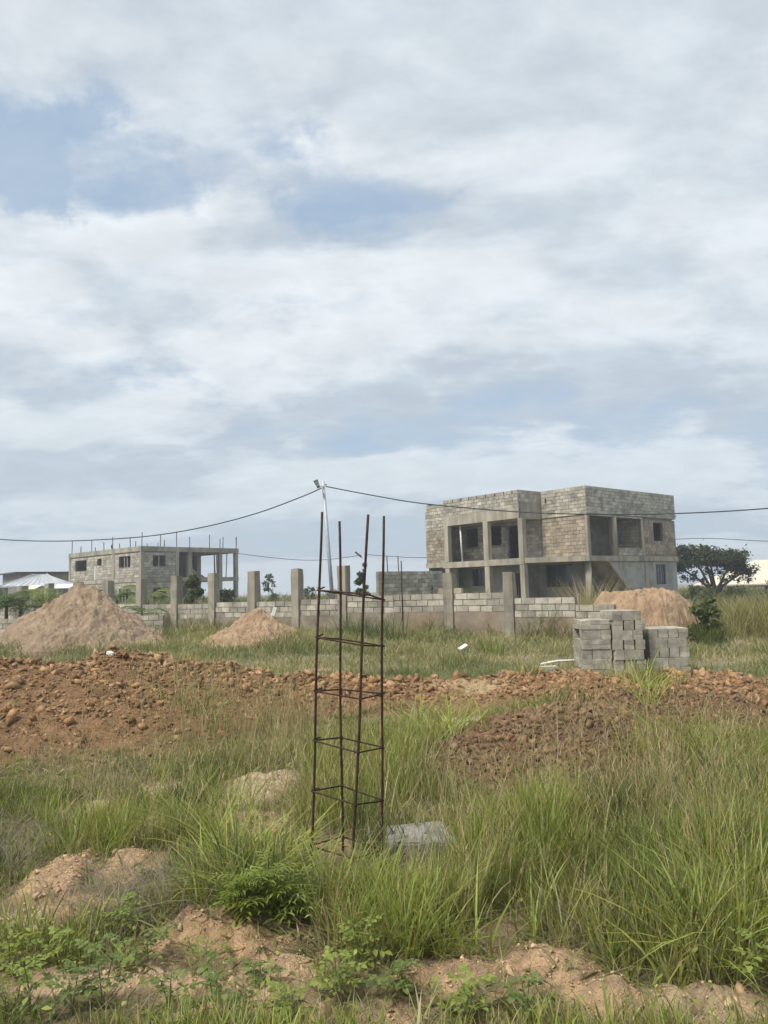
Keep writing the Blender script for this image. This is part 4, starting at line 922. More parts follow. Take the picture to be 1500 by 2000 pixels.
def near_grass():
    S = Sward(); n = 60000
    y = 2.0 + (10.0 - 2.0) * rng.random(n) ** 0.8; x = rng.uniform(-1, 1, n) * (0.75 + 0.60 * y)
    P = np.stack([x, y, x * 0], 1); px, py = projv(P)
    _, lm, _ = lump_w(x, y); mp = mound_p(x, y); sh = second_h(x, y)
    d = 0.36 + 1.15 * (fb(x * 2.0, y * 2.0, 201, 3) - 0.5) * 2
    d = d + ell(px, py, [(60, 1470, 300, 75, -1.0), (330, 1440, 330, 75, -.75), (1070, 1480, 240, 100, -.8), (250, 1960, 520, 100, -.3), (860, 1940, 420, 70, -.2), (1200, 1980, 400, 50, -.25), (665, 1715, 95, 55, -.9), (820, 1705, 100, 45, -.8), (1370, 1400, 220, 60, -.7), (1000, 1400, 300, 30, -.3), (200, 1960, 700, 70, -.25), (60, 1640, 110, 50, -.25), (230, 1660, 200, 50, -.3), (480, 1560, 120, 60, -.3), (450, 1680, 130, 40, -.2), (700, 1850, 200, 60, -.15)])
    d = d + ell(px, py, [(1280, 1640, 330, 190, .35), (760, 1790, 200, 110, .4), (1420, 1850, 220, 140, .3), (100, 1620, 260, 90, .15), (480, 1750, 130, 90, .25), (700, 1560, 140, 110, .2),
                         (400, 1850, 190, 70, -.55), (120, 1760, 130, 90, -.45), (420, 1960, 230, 60, -.45), (230, 1720, 120, 60, -.3), (880, 1920, 130, 40, -.3), (1130, 1930, 160, 50, -.4), (1400, 1985, 130, 50, -.4), (1150, 1790, 100, 60, -.1), (530, 1545, 100, 40, -.3), (900, 1410, 110, 20, -.3)])
    d = d * (1 - 0.93 * sst(lm, .35, .9)) * (1 - 0.90 * sst(mp, .08, .3)) * (1 - 0.86 * sst(sh, .03, .09))
    k = rng.random(n) < d * (0.85 if True else 1) * np.clip(5.5 / y, .45, 1.0); x, y, px, py, mp = x[k], y[k], px[k], py[k], mp[k]; n = len(x)
    ht = 0.185 + ell(px, py, [(1280, 1640, 360, 230, .085), (740, 1760, 220, 130, .07), (1430, 1840, 220, 130, .07), (480, 1740, 130, 100, .08), (700, 1540, 170, 120, .12), (1000, 1600, 200, 160, .06), (100, 1600, 280, 80, .02), (300, 1950, 420, 90, -.10), (1000, 1960, 500, 60, -.06), (150, 1540, 420, 70, -.07), (1070, 1580, 240, 60, -.12), (900, 1430, 700, 50, -.12), (200, 1760, 260, 90, -.06)])
    ht = ht - .07 * sst(py, 1880, 1960) + ell(px, py, [(665, 1735, 110, 55, -.16), (820, 1730, 120, 55, -.16), (1370, 1420, 240, 60, -.08)])
    ht = np.clip(ht, .055, .5) * (0.65 + 0.7 * fb(x * 2.2, y * 2.2, 211, 3)) * rng.uniform(.7, 1.25, n)
    col = tone(x, y, 221); wd = 0.0050 + 0.0040 * rng.random(n) + 0.007 * (rng.random(n) < .14)
    wd = np.maximum(wd, 0.0012 * y)
    nb = np.where(y < 5, 10, 7)
    for q in (7, 10):
        j = nb == q; S.add(clump(x[j], y[j], q, ht[j], wd[j], col[j], 0.035 + 0.05 * rng.random(j.sum()), lev=4 if q == 10 else 3))
    print('near tufts', n)
    # short understorey so that soil only shows where it is bare
    n = 26000; y = 2.0 + 8 * rng.random(n) ** .8; x = rng.uniform(-1, 1, n) * (0.75 + 0.6 * y); _, lm, _ = lump_w(x, y); mp = mound_p(x, y); sh = second_h(x, y)
    k = rng.random(n) < (.2 + .8 * fb(x * 1.6, y * 1.6, 201, 3)) * (1 - .97 * sst(lm, .3, .8)) * (1 - .95 * sst(mp, .05, .25)) * (1 - .9 * sst(sh, .03, .09)); x, y = x[k], y[k]; n = len(x)
    S.add(clump(x, y, 6, np.full(n, .085) * rng.uniform(.6, 1.4, n), np.maximum(.0045, .0011 * y), tone(x, y, 231, .06) * .85, np.full(n, .05), (.3, 1.0), (.1, .7), 3))
    # tall thin stalks with seed heads
    spots = [(400, 1450, 190, 60, 260, .5), (560, 1470, 120, 70, 200, .5), (1000, 1620, 200, 70, 170, .5), (1300, 1600, 240, 120, 330, .5), (900, 1760, 150, 50, 120, .4), (1150, 1560, 200, 60, 60, .5), (1420, 1500, 120, 60, 120, .45), (700, 1590, 180, 50, 120, .45), (250, 1560, 250, 60, 160, .4), (1380, 1700, 200, 120, 200, .5), (450, 1650, 250, 60, 120, .4), (860, 1450, 120, 30, 70, .4)]
    X, Y, Hh = [], [], []
    for cx, cy, rx, ry, m, hh in spots:
        for _ in range(int(m * 1.35)):
            a, b = rng.normal(0, .5, 2); g = gnd(cx + a * rx, min(max(cy + b * ry, 1395), 1990)); X.append(g[0]); Y.append(g[1]); Hh.append(hh * rng.uniform(.6, 1.25))
    X, Y, Hh = map(np.array, (X, Y, Hh)); n = len(X)
    c = np.where(rng.random((n, 1)) < .45, TAN, OLIVE * 1.15) * rng.uniform(.75, 1.15, (n, 1)); az = rng.uniform(0, 6.28, n); ln = rng.uniform(0, .22, n); cv = rng.uniform(0, .25, n)
    root = np.stack([X, Y, terrain(X, Y) - .01], 1)
    r = blades(root, Hh, np.maximum(.0030, .00072 * Y), az, ln, cv, rng.normal(0, .5, n), c, 4); S.add(r)
    tip = r[0].reshape(n, -1, 3)[:, -1]; mid = r[0].reshape(n, -1, 3)[:, -3]
    for f in (0.0, .3, .6):
        pp = tip + (mid - tip) * f; S.add(blades(pp.astype(float), Hh * .11, np.maximum(.0042, .0012 * Y), az + rng.normal(0, 1, n), rng.uniform(.1, .6, n), rng.uniform(0, .4, n), rng.normal(0, .6, n), c * np.array([1.0, .93, .95]), 2))
    # broad arching leaves: the big clump at lower right, the clumps left of the cage
    for cx, cy, rx, ry, m, hh, w, cc in ((1420, 1880, 80, 40, 18, .4, .012, LIME), (1330, 1850, 60, 40, 9, .34, .012, GREEN), (500, 1720, 90, 50, 60, .34, .012, LIME), (470, 1790, 60, 30, 26, .28, .012, GREEN), (390, 1620, 70, 40, 34, .34, .013, GREEN), (1480, 1840, 30, 40, 16, .42, .012, LIME), (640, 1770, 60, 40, 24, .3, .009, LIME), (830, 1850, 70, 30, 30, .26, .008, GREEN), (1400, 1520, 60, 40, 30, .4, .014, GREEN), (850, 1440, 60, 25, 40, .4, .016, LIME), (1270, 1400, 22, 18, 14, .45, .016, LIME)):
        g = [gnd(cx + a * rx, cy + b * ry) for a, b in rng.normal(0, .6, (m, 2))]; gx = np.array([q[0] for q in g]); gy = np.array([q[1] for q in g])
        S.add(clump(gx, gy, 7, np.full(m, hh), np.full(m, w), np.repeat(cc[None], m, 0), np.full(m, .04), (.1, .55), (.2, .9), 5, .18))
    # dead grey straw: by the cage foot and among the lumps
    for cx, cy, rx, ry, m in ((640, 1700, 40, 30, 40), (320, 1770, 80, 34, 90), (250, 1800, 100, 30, 70), (1270, 1860, 60, 36, 60), (10, 1700, 40, 40, 50), (60, 1620, 60, 40, 40), (1180, 1690, 70, 30, 40), (900, 1690, 40, 20, 12), (740, 1700, 40, 24, 24)):
        g = [gnd(cx + a * rx, cy + b * ry) for a, b in rng.normal(0, .6, (m, 2))]; gx = np.array([q[0] for q in g]); gy = np.array([q[1] for q in g])
        S.add(clump(gx, gy, 6, np.full(m, .24), np.full(m, .0036), np.repeat((GREY * .95)[None], m, 0), np.full(m, .08), (.5, 1.3), (.0, .6), 3, .3))
    # fallen straw lying over soil and grass
    m = 2600; y = 2.4 + 5.5 * rng.random(m); x = rng.uniform(-1, 1, m) * (.7 + .6 * y); q = mound_p(x, y) < .5; x, y = x[q], y[q]; m = len(x)
    S.add(blades(np.stack([x, y, terrain(x, y) + .006 + .03 * rng.random(m)], 1), rng.uniform(.08, .26, m), np.maximum(.003, .0008 * y), rng.uniform(0, 6.28, m), np.full(m, 1.25), rng.uniform(0, .3, m), rng.uniform(0, 6.28, m), np.where(rng.random((m, 1)) < .6, TAN, GREY) * rng.uniform(.6, 1.05, (m, 1)), 2))
    # small broad-leaved weeds mixed into the grass
    m = 5200; y = 2.4 + 6.0 * rng.random(m) ** .9; x = rng.uniform(-1, 1, m) * (.7 + .6 * y); _, lm, _ = lump_w(x, y); q = (mound_p(x, y) < .08) & (second_h(x, y) < .04) & (rng.random(m) < (1 - .85 * lm) * (.3 + .9 * fb(x * 1.1, y * 1.1, 611, 3))); x, y = x[q], y[q]; m = len(x)
    S.add(clump(x, y, 5, rng.uniform(.04, .11, m), rng.uniform(.012, .022, m), tone(x, y, 621) * .95, np.full(m, .03), (.4, 1.1), (.2, .8), 3, .3))
    # clumps growing on the mound
    for cx, cy, rx, ry, m, Yd in ((1280, 1345, 40, 20, 24, 11.4), (1040, 1320, 30, 10, 8, 12.2), (430, 1370, 120, 40, 16, 8.6), (1230, 1330, 40, 8, 14, 12.3)):
        gx = aty(cx, cy, Yd)[0] + rng.normal(0, .5, m) * rx * Yd / FPX; gy = Yd + rng.normal(0, .5, m) * .5
        S.add(clump(gx, gy, 9, np.full(m, .3), np.full(m, .012), tone(gx, gy, 9), np.full(m, .09), (.1, .5), (.1, .5), 3))
    S.build('meadow_grass', 'tall green and straw-coloured grass covering the foreground')
near_grass()
def field_grass():
    S = Sward(); n = 46000; y = 12.8 + 17.5 * rng.random(n) ** .9; x = rng.uniform(-1, 1, n) * (1 + .60 * y); mp = mound_p(x, y)
    d = 0.35 + 0.8 * sst(fb(x * .55, y * 1.0, 301, 4), .34, .6); d = d * (1 - sst(mp, .02, .2))
    k = rng.random(n) < d * .75; x, y = x[k], y[k]; n = len(x)
    a = fb(x * .5, y * .9, 311, 4)[:, None]; c = np.array([0.19, 0.21, 0.085]) + (np.array([0.33, 0.30, 0.15]) - np.array([0.19, 0.21, 0.085])) * sst(a, .35, .65)
    tan = sst(fb(x * .3, y * .3, 321, 3), .55, .7)[:, None] * sst(x, 5, 9)[:, None]; c = c + (TAN - c) * np.clip(tan + .5 * (rng.random((n, 1)) < .1), 0, .8)
    tall = .13 + .08 * sst(y, 19, 23) + .18 * sst(fb(x * .7, y * .7, 331, 3), .5, .7)
    S.add(clump(x, y, 6, tall * rng.uniform(.6, 1.3, n), .0011 * y, c, np.full(n, .16), (.1, .5), (.05, .5), 2))
    # tall reeds and weeds against the wall and round the soil pile
    for cx, cy, rx, ry, m, hh, w, cc in ((1120, 1236, 60, 5, 120, .95, .02, OLIVE), (1160, 1232, 30, 4, 60, 1.5, .02, TAN * .9), (1060, 1240, 40, 4, 30, .8, .024, DEEP), (1385, 1246, 22, 3, 40, .5, .024, DEEP * 1.1), (1440, 1232, 60, 8, 200, .85, .02, OLIVE), (1520, 1230, 50, 8, 200, .95, .02, OLIVE), (720, 1246, 30, 3, 26, .6, .022, DEEP), (765, 1246, 16, 3, 12, .8, .022, DEEP), (960, 1262, 14, 3, 8, .5, .02, GREEN), (570, 1250, 30, 6, 30, .45, .02, GREEN), (310, 1250, 24, 6, 40, .45, .022, DEEP), (200, 1292, 30, 4, 20, .35, .02, DEEP), (420, 1256, 60, 6, 40, .35, .02, GREEN)):
        g = [gnd(cx + a * rx, cy + b * ry) for a, b in rng.normal(0, .6, (m, 2))]; gx = np.array([q[0] for q in g]); gy = np.array([q[1] for q in g])
        S.add(clump(gx, gy, 8, np.full(m, hh), np.full(m, w), np.repeat(cc[None], m, 0), np.full(m, .2), (.08, .4), (.05, .5), 3, .25))
    m = 420; tt = rng.uniform(-3.2, 26, m); off = rng.uniform(.25, .9, m); gx = FA[0] + FU[0] * tt + FU[1] * off; gy = FA[1] + FU[1] * tt - abs(FU[0]) * off; q = fb(gx * .8, gy * .8, 701, 3) > .42; gx, gy = gx[q], gy[q]; m = len(gx)
    S.add(clump(gx, gy, 8, rng.uniform(.25, .75, m), np.full(m, .022), np.where(rng.random((m, 1)) < .4, OLIVE, DEEP * 1.25), np.full(m, .16), (.08, .5), (.05, .5), 3, .25))
    S.build('field_grass', 'short patchy grass of the field between the dirt mound and the compound wall')
    S = Sward(); n = 26000; y = 27 + 60 * rng.random(n) ** 1.2; x = rng.uniform(-1, 1, n) * (2 + .62 * y)
    fx = FA[0] + (y - FA[1]) / FU[1] * FU[0]; k = (x > fx + .4); x, y = x[k], y[k]
    hx = (x - 12.64) * .766 + (y - 46.19) * .643; hy = -(x - 12.64) * .643 + (y - 46.19) * .766; k = ~((hx > -2.6) & (hx < 11) & (hy > -.4) & (hy < 13))
    lx = (x + 21.67) * .669 + (y - 66) * .743; ly = -(x + 21.67) * .743 + (y - 66) * .669; k &= ~((lx > -.3) & (lx < 11) & (ly > -.3) & (ly < 14.2)); x, y = x[k], y[k]; n = len(x)
    c = np.array([0.15, 0.17, 0.08]) + (np.array([0.25, 0.24, 0.13]) - np.array([0.15, 0.17, 0.08])) * fb(x * .3, y * .3, 341, 3)[:, None]
    hh = (.4 + .6 * sst(fb(x * .2, y * .2, 351, 3), .4, .65)) * (1 - .35 * sst(x, 4, 8)) * rng.uniform(.6, 1.3, n)
    S.add(clump(x, y, 6, hh, .0016 * y, c, np.full(n, .35), (.08, .4), (.05, .4), 2))
    S.build('far_grass', 'tall rough grass growing beyond the compound wall')
field_grass()

# ------------------------------------------------------------------ leafy plants in the foreground
def spray_mesh(name, m, pairs, L, lw, ll, seed):
    """a compound leaf: rachis along +x with paired leaflets"""
    r = random.Random(seed); V, Q = [], []
    def leaf(o, ax, side, l, w):
        ax = ax.normalized(); s = ax.cross(Vector((0, 0, 1))).normalized(); b = len(V); dz = Vector((0, 0, -.25 * l)); up = Vector((0, 0, .12 * w))
        for p in (o, o + ax * l * .35 + s * w * .5 + up, o + ax * l * .72 + s * w * .42 + up + dz * .3, o + ax * l + dz, o + ax * l * .72 - s * w * .42 + up + dz * .3, o + ax * l * .35 - s * w * .5 + up, o + ax * l * .5 + dz * .12): V.append(tuple(p))
        for t in ((0, 1, 6), (1, 2, 6), (2, 3, 6), (3, 4, 6), (4, 5, 6), (5, 0, 6)): Q.append([b + i for i in t])
    for k in range(pairs):
        f = (k + .6) / pairs; o = Vector((L * f, 0, -.18 * L * f * f + .1 * L * f))
        for s in (-1, 1): leaf(o, Vector((.45 + r.uniform(-.1, .2), s, r.uniform(-.05, .2))), s, ll * r.uniform(.8, 1.1), lw)
    leaf(Vector((L, 0, -.08 * L)), Vector((1, r.uniform(-.2, .2), 0)), 1, ll * 1.05, lw)
    V += [(0, -.0016, 0), (0, .0016, 0), (L, .001, -.08 * L), (L, -.001, -.08 * L), (L * .5, -.0014, .005 * L), (L * .5, .0014, .005 * L)]; b = len(V) - 6
    Q += [[b, b + 1, b + 5], [b, b + 5, b + 4], [b + 4, b + 5, b + 2], [b + 4, b + 2, b + 3]]
    return npmesh(name, V, None, Q, m)
SPR = {k: [spray_mesh('leaf', M[k], p, L, w, l, s) for s, (p, L, w, l) in enumerate(((3, .09, .022, .034), (4, .11, .02, .034), (2, .07, .024, .036)))] for k in ('leaf_weed', 'leaf_lime')}
SPN = [spray_mesh('leaf', M['leaf_lime'], p, L, w, l, s + 9) for s, (p, L, w, l) in enumerate(((4, .12, .011, .06), (3, .09, .012, .055)))]
def weed(px, py, hgt, nl, kind, label, seed, meshes=None, nst=2, group='leafy weeds in the foreground'):
    r = random.Random(seed); g = gnd(px, py); z = tz(g[0], g[1]); t = thing('leafy_weed', label, 'weed', (g[0], g[1], z - .01), 0, group); ms = meshes or SPR[kind]
    for s in range(nst):
        a = r.uniform(0, 6.28); ln = r.uniform(.05, .35) * hgt; hh = hgt * r.uniform(.75, 1.05)
        pts = [Vector((math.cos(a) * ln * f ** 1.5, math.sin(a) * ln * f ** 1.5, hh * f)) for f in (0, .33, .66, 1)]
        MB().tube([tuple(p) for p in pts], [.0032, .0028, .0022, .0014], 5).build('stem', M['stem'], t)
        for k in range(nl):
            f = .18 + .82 * (k + 1) / nl; i = min(int(f * 3), 2); q = pts[i].lerp(pts[i + 1], f * 3 - i)
            o = link('leaf', r.choice(ms), t); o.location = q; o.rotation_euler = (r.uniform(-.3, .3), r.uniform(-.55, .1), k * 2.4 + a + r.uniform(-.4, .4)); o.scale = (s_ := r.uniform(.75, 1.2) * (1.12 - .35 * f),) * 3
W = [(200, 1985, .26, 7, 'leaf_weed', 'tall dark leafy weed near the bottom left, left of the orange soil lump'), (420, 1992, .25, 7, 'leaf_weed', 'dark leafy weed in front of the orange soil lump'), (330, 1975, .17, 6, 'leaf_weed', 'low rounded-leaf weed between the two tall dark weeds, bottom left'),
     (60, 1970, .20, 7, 'leaf_lime', 'pale green weed in the bottom left corner'), (120, 1900, .17, 6, 'leaf_lime', 'pale weed just left of the orange soil lump, below the grey stones'), (230, 1840, .22, 7, 'leaf_lime', 'yellow-green weed leaning on the left side of the orange lump'), (560, 1985, .17, 6, 'leaf_lime', 'pale weed at the bottom edge, right of the tall dark weeds'),
     (660, 1960, .22, 7, 'leaf_lime', 'lime weed at the bottom, under the rebar cage'), (700, 1890, .24, 7, 'leaf_lime', 'slender lime weed in the grass below the rebar cage'), (140, 1995, .17, 6, 'leaf_weed', 'dark weed cut by the bottom edge, far left'), (510, 1930, .14, 5, 'leaf_weed', 'small dark weed on the right slope of the orange lump'),
     (920, 1990, .15, 6, 'leaf_lime', 'bright lime weed at the bottom edge, right of centre'), (1030, 1992, .14, 5, 'leaf_weed', 'small dark weed at the bottom edge under the middle sandy lump'), (1490, 1950, .2, 6, 'leaf_lime', 'lime weed at the right edge beside the corner sandy lump'), (290, 1905, .14, 5, 'leaf_weed', 'small dark weed at the left foot of the orange lump'), (20, 1905, .18, 6, 'leaf_lime', 'pale weed at the left edge below the sandy lump'), (770, 1950, .16, 6, 'leaf_weed', 'dark weed in the grass left of the small sandy patch, bottom centre'), (15, 1540, .3, 8, 'leaf_lime', 'yellowish weed at the left edge below the dirt mound')]
for i, w in enumerate(W): weed(*w, 50 + i, None, 2)
for i, (px, py, hh, lb) in enumerate(((520, 1815, .27, 'bright green bushy herb with narrow leaves, left below the rebar cage'), (470, 1822, .22, 'narrow-leaved green herb left of the bushy one, above the orange lump'), (575, 1812, .22, 'narrow-leaved green herb right of the bushy one, below the rebar cage'))):
    weed(px, py, hh, 9, '', lb, 90 + i, SPN, 6, 'narrow-leaved herbs below the cage')
# low creeping broadleaf cover at the bottom
def ground_cover():
    V, T_, Cc = [], [], []; n = 3000; y = 2.3 + 2.0 * rng.random(n) ** .9; x = rng.uniform(-1.9, 1.9, n)
    px, py = projv(np.stack([x, y, x * 0], 1)); _, lm, _ = lump_w(x, y)
    d = .05 + ell(px, py, [(250, 1960, 420, 110, .8), (640, 1930, 170, 90, .6), (40, 1880, 160, 70, .6), (1000, 1990, 200, 40, .4), (560, 1800, 130, 60, .4), (1450, 1940, 100, 60, .3)])
    k = rng.random(n) < d * (1 - .75 * lm); x, y = x[k], y[k]; n = len(x); z = terrain(x, y)
    a = rng.uniform(0, 6.28, n); hgt = rng.uniform(.02, .15, n); l = rng.uniform(.02, .042, n); w = l * rng.uniform(.4, .7, n); el = rng.normal(-.1, .4, n)
    ax = np.stack([np.cos(a) * np.cos(el), np.sin(a) * np.cos(el), np.sin(el)], 1); s = np.stack([-np.sin(a), np.cos(a), rng.normal(0, .3, n)], 1); o = np.stack([x, y, z + hgt], 1)
    pts = np.stack([o, o + ax * (l * .5)[:, None] + s * (w * .5)[:, None], o + ax * l[:, None] - np.array([0, 0, 1]) * (l * .2)[:, None], o + ax * (l * .5)[:, None] - s * (w * .5)[:, None]], 1)
    col = np.where(rng.random((n, 1)) < .45, LIME, GREEN) * rng.uniform(.6, 1.15, (n, 1)); b = (np.arange(n) * 4)[:, None]
    stem = blades(np.stack([x, y, z - .01], 1), hgt + .012, np.full(n, .0028), a, np.zeros(n), np.zeros(n), a + 1, col * .8, 1)
    q = np.concatenate([b + np.array([[0, 1, 2, 3]])]); V = np.concatenate([pts.reshape(-1, 3), stem[0]]); Cc = np.concatenate([np.repeat(col, 4, 0), stem[3]])
    o = link('ground_cover', npmesh('ground_cover', V, q, stem[2] + n * 4, M['leaf'], Cc)); tag(o, 'low broad-leaved ground cover along the bottom of the picture', 'ground cover', kind='stuff')
ground_cover()

# ------------------------------------------------------------------ humid air
def haze():
    m = bpy.data.materials.new('haze'); m.use_nodes = True; t = m.node_tree; t.nodes.clear()
    o = N(t, 'ShaderNodeOutputMaterial'); v = N(t, 'ShaderNodeVolumePrincipled'); v.inputs['Color'].default_value = (0.93, 0.96, 1, 1); v.inputs['Density'].default_value = 0.0013; v.inputs['Anisotropy'].default_value = 0.2
    t.links.new(v.outputs[0], o.inputs['Volume'])
    b = MB().box(-430, 430, -12, 330, -1.6, 10.5).build('haze', m); tag(b, kind='stuff', label='pale humid air over the whole site', cat='haze')
haze()
# ------------------------------------------------------------------ palms, bushes, trees
def frond_mesh(m, seed, L=1.5):
    r = random.Random(seed); V, Q = [], []; n = 15
    def mid(t): return Vector((L * (t - .28 * t * t), 0, L * (.62 * t - .75 * t * t)))
    for k in range(n):
        t = .12 + .86 * k / (n - 1); o = mid(t); tg = (mid(min(t + .02, 1)) - o).normalized()
        l = L * .34 * math.sin(PI * (.12 + .83 * t)) + .05
        for s in (-1, 1):
            d = (tg * .75 + Vector((0, s, 0)) * .8 + Vector((0, 0, -.28 - r.random() * .3))).normalized(); w = .04; b = len(V)
            e = o + d * l; mm = o + d * l * .5 + Vector((0, 0, .05 * l)); wv = tg * w * .5
            V.extend([tuple(o - wv), tuple(o + wv), tuple(mm + wv), tuple(mm - wv), tuple(e)]); Q += [[b, b + 1, b + 2], [b, b + 2, b + 3], [b + 3, b + 2, b + 4]]
    pts = [mid(t) for t in (0, .25, .5, .75, 1)]; b = len(V)
    for i, p in enumerate(pts): w = .022 * (1 - .8 * i / 4); V += [(p.x, -w, p.z), (p.x, w, p.z)]
    for i in range(4): Q += [[b + 2 * i, b + 2 * i + 1, b + 2 * i + 3], [b + 2 * i, b + 2 * i + 3, b + 2 * i + 2]]
    return npmesh('frond', V, None, Q, m)
FR = [frond_mesh(M['frond'], s) for s in range(3)]; FRL = [frond_mesh(M['frond_lime'], s + 5) for s in range(3)]
def palm(px, py, Y, size, nf, trunk, label, ms, seed):
    r = random.Random(seed); p = aty(px, py, Y); z = tz(p[0], Y); t = thing('palm', label, 'palm', (p[0], Y, z), 0, 'young palms by the left wall')
    th = max(p[2] - z, .15) if trunk is None else trunk
    MB().tube([(0, 0, -.1), (.02, 0, th * .5), (0, .02, th)], [.1, .085, .06], 8).build('trunk', M['bark'], t)
    for k in range(nf):
        o = link('frond', r.choice(ms), t); o.location = (0, 0, th); o.rotation_euler = (r.uniform(-.2, .2), -r.uniform(-.35, .75), k * 2.399 + r.uniform(-.2, .2)); o.scale = (size * r.uniform(.8, 1.15),) * 3
palm(12, 1185, 31.6, 1.25, 12, None, 'dark young palm cut by the left edge, behind the knee-high wall', FR, 1)
palm(40, 1192, 32.0, 1.05, 9, None, 'smaller young palm just right of the one at the left edge', FR, 2)
palm(88, 1182, 31.8, 1.15, 10, None, 'yellow-green young palm in front of the pavilion', FRL, 3)
palm(228, 1172, 36, 1.1, 10, None, 'young palm behind the wall at the right shoulder of the big sand pile', FR, 4)
palm(288, 1172, 34.5, 1.1, 10, None, 'yellowish palm beside the wall post under the left building', FRL, 5)
palm(278, 1206, 30.4, .85, 9, None, 'small palm in front of the wall, right of the big sand pile', FR, 6)
def foliage(cx, cy, cz, blobs, n, leaf, cols, seed, squash=1.0):
    g = np.random.default_rng(seed); w = np.array([b[3] ** 2 for b in blobs]); w = w / w.sum(); k = g.choice(len(blobs), n, p=w); B = np.array(blobs)[k]
    d = g.normal(size=(n, 3)); d /= np.linalg.norm(d, axis=1)[:, None]; rr = np.where(g.random(n) < .7, g.random(n) ** .5, np.abs(g.normal(.75, .38, n)))
    c = B[:, :3] + d * (B[:, 3] * rr)[:, None] * np.array([1, 1, squash])
    # twig-sized clumps: leaves gather about nearby twig ends
    tw = g.integers(0, n, n // 7); near = g.integers(0, len(tw), n); pull = g.random(n)[:, None] * .0
    c = c + .35 * B[:, 3:4] * (np.stack([vn(c[:, 0] * 3.1 + 7, c[:, 2] * 3.1, seed), vn(c[:, 1] * 3.1, c[:, 2] * 3.1 + 3, seed + 1), vn(c[:, 0] * 3.1, c[:, 1] * 3.1 + 9, seed + 2)], 1) - .5) * 2
    a = g.normal(size=(n, 3)); a /= np.linalg.norm(a, axis=1)[:, None]; b = np.cross(a, g.normal(size=(n, 3))); b /= np.linalg.norm(b, axis=1)[:, None]
    l = leaf * g.uniform(.6, 1.4, n)[:, None]
    V = np.stack([c - a * l, c + b * l * .45, c + a * l, c - b * l * .45], 1).reshape(-1, 3); col = np.array(cols)[g.integers(0, len(cols), n)] * g.uniform(.7, 1.25, (n, 1))
    return V, (np.arange(n) * 4)[:, None] + np.arange(4)[None], np.repeat(col, 4, 0)
DK = [(.05, .075, .038), (.065, .09, .04), (.085, .10, .05)]; MID = [(.085, .115, .045), (.105, .13, .055), (.13, .14, .06)]
def bush(px0, px1, py0, py1, Y, n, label, cols, seed, leaf=.06, name='bush', cat='bush'):
    a = aty(px0, py1, Y); b = aty(px1, py0, Y); x = (a[0] + b[0]) / 2; wd = (b[0] - a[0]) / 2; top = b[2]; z = tz(x, Y) if Y < 40 else 0
    t = thing(name, label, cat, (x, Y, z)); g = np.random.default_rng(seed); bl = []
    for _ in range(22):
        zz = g.uniform(.05, 1); r = wd * g.uniform(.16, .5) * (1.15 - .5 * zz); bl.append((g.uniform(-.9, .9) * wd * (1 - .55 * zz), g.uniform(-.5, .5) * wd, max(zz * (top - z) - r * .7, .06), r))
    V, Q, c = foliage(0, 0, 0, bl, n, leaf, cols, seed, .8); V[:, 2] = np.maximum(V[:, 2], .0)
    link('foliage', npmesh('foliage', V, Q, None, M['leaf'], c), t)
    s = MB()
    for q in bl[:5]: s.tube([(q[0] * .2, q[1] * .2, -.1), (q[0] * .7, q[1] * .7, q[2] * .6), (q[0], q[1], q[2])], [.03, .02, .01], 5)
    s.build('stem', M['bark'], t)
bush(352, 402, 1116, 1176, 38, 4200, 'light green bushy shrub behind the wall, right of the left building wall', MID, 1, .10)
bush(400, 480, 1148, 1178, 44, 2200, 'low dark scrub in front of the open column frame', DK, 2, .12)
bush(505, 548, 1119, 1158, 62, 1300, 'round dark green tree beyond the wall, right of the left building', DK, 3, .1)
bush(585, 625, 1144, 1168, 60, 1100, 'low dark bush beyond the wall, beside the third post from the cage', DK, 4, .09)
bush(690, 726, 1098, 1165, 40, 2400, 'tall narrow dark shrub behind the rebar cage', DK, 5, .10)
bush(1345, 1412, 1165, 1243, 20.9, 3600, 'green shrub right beside the tan soil pile', [(.095, .13, .05), (.12, .155, .06), (.15, .17, .075)], 6, .06)
bush(838, 850, 1142, 1160, 33.5, 300, 'tiny dark plant on the end of the bare block wall', DK, 7, .05)
bush(1335, 1400, 1138, 1165, 50, 2600, 'soft green scrub at the foot of the spreading tree', MID, 12, .08)
bush(1400, 1470, 1142, 1168, 48, 2600, 'olive scrub right of the spreading tree foot, below the cream roof', MID, 13, .08)
bush(1478, 1540, 1128, 1180, 40, 2000, 'dark shrub at the right edge in front of the cream roof', DK, 8, .06)
bush(625, 672, 1150, 1166, 75, 800, 'faint low thicket on the horizon behind the leaning pole', DK, 10, .1)
bush(60, 120, 1150, 1176, 45, 1500, 'dark hedge under the pavilion roof', DK, 11, .08)
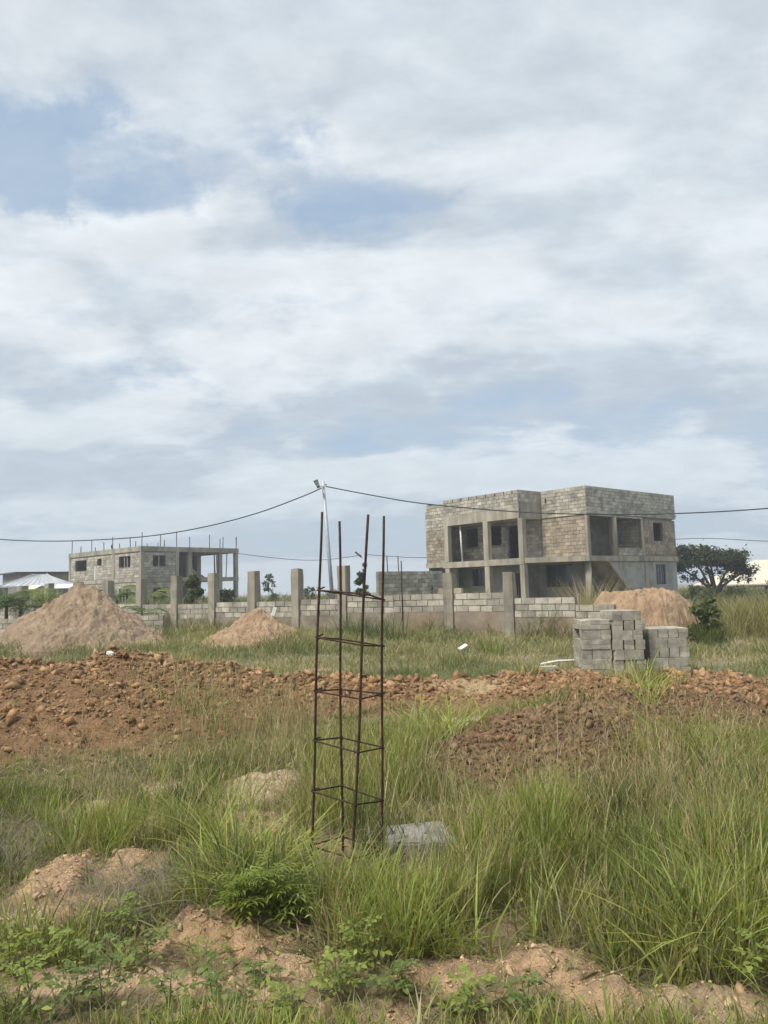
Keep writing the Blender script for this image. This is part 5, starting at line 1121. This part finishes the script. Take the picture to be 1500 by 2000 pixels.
def tree():
    Y = 60; b = aty(1397, 1150, Y); t = thing('spreading_tree', 'dark spreading tree with a flat crown, right of the two-storey house', 'tree', (b[0], Y, 0))
    g = np.random.default_rng(5)
    tr = MB(); tips = []
    for ang, ln, x0, hh in ((PI * .98, 2.6, -.25, 2.6), (PI * .8, 1.6, -.2, 3.3), (PI * .5, .9, 0, 3.4), (.25, 1.6, .2, 2.9), (.05, 2.4, .25, 2.2), (-.6, 1.4, .15, 2.9), (PI * 1.25, 1.5, -.1, 2.9)):
        dx, dy = math.cos(ang) * ln, math.sin(ang) * ln
        tr.tube([(x0, 0, -.2), (x0 + dx * .12, dy * .1, 1.0), (x0 + dx * .5, dy * .5, hh * .72), (x0 + dx, dy, hh)], [.16, .13, .08, .03], 7); tips.append((x0 + dx, dy, hh))
        for _ in range(3):
            q = (x0 + dx + g.normal(0, .5), dy + g.normal(0, .5), hh + g.uniform(.1, .6)); tr.tube([(x0 + dx * .6, dy * .6, hh * .78), q], [.05, .015], 5); tips.append(q)
    tr.build('trunk', M['bark'], t)
    bl = [(x + g.normal(0, .25), y + g.normal(0, .4), z + g.uniform(-.1, .3), g.uniform(.42, .8)) for x, y, z in tips for _ in (0, 1, 2)]
    bl += [(-2.3, 0, 4.15, .5), (-1.3, .2, 4.1, .55), (-.4, 0, 3.95, .6), (.5, 0, 3.7, .5), (2.3, 0, 2.6, .5), (2.6, .2, 2.0, .4), (1.6, 0, 3.2, .45), (-2.7, 0, 3.1, .5), (-2.7, 0, 2.4, .4), (-1.9, 0, 2.9, .7), (-.9, .3, 3.1, .8), (.2, .3, 2.9, .8), (1.2, .2, 2.6, .7), (2.0, 0, 2.2, .5), (-1.5, .2, 2.1, .45), (.6, 0, 2.1, .45), (2.7, 0, 1.6, .35), (-.3, .4, 2.2, .5), (-2.5, 0, 1.8, .45), (-1.8, .2, 1.7, .5), (2.3, 0, 1.5, .45), (1.5, .2, 1.7, .5), (.9, .3, 1.5, .4), (-.8, .3, 1.6, .4), (2.9, 0, 2.2, .4)]
    V, Q, c = foliage(0, 0, 0, bl, 18000, .11, [(.045, .065, .034), (.06, .08, .04), (.085, .088, .055)], 6, .7)
    link('crown', npmesh('crown', V, Q, None, M['leaf'], c), t)
tree()
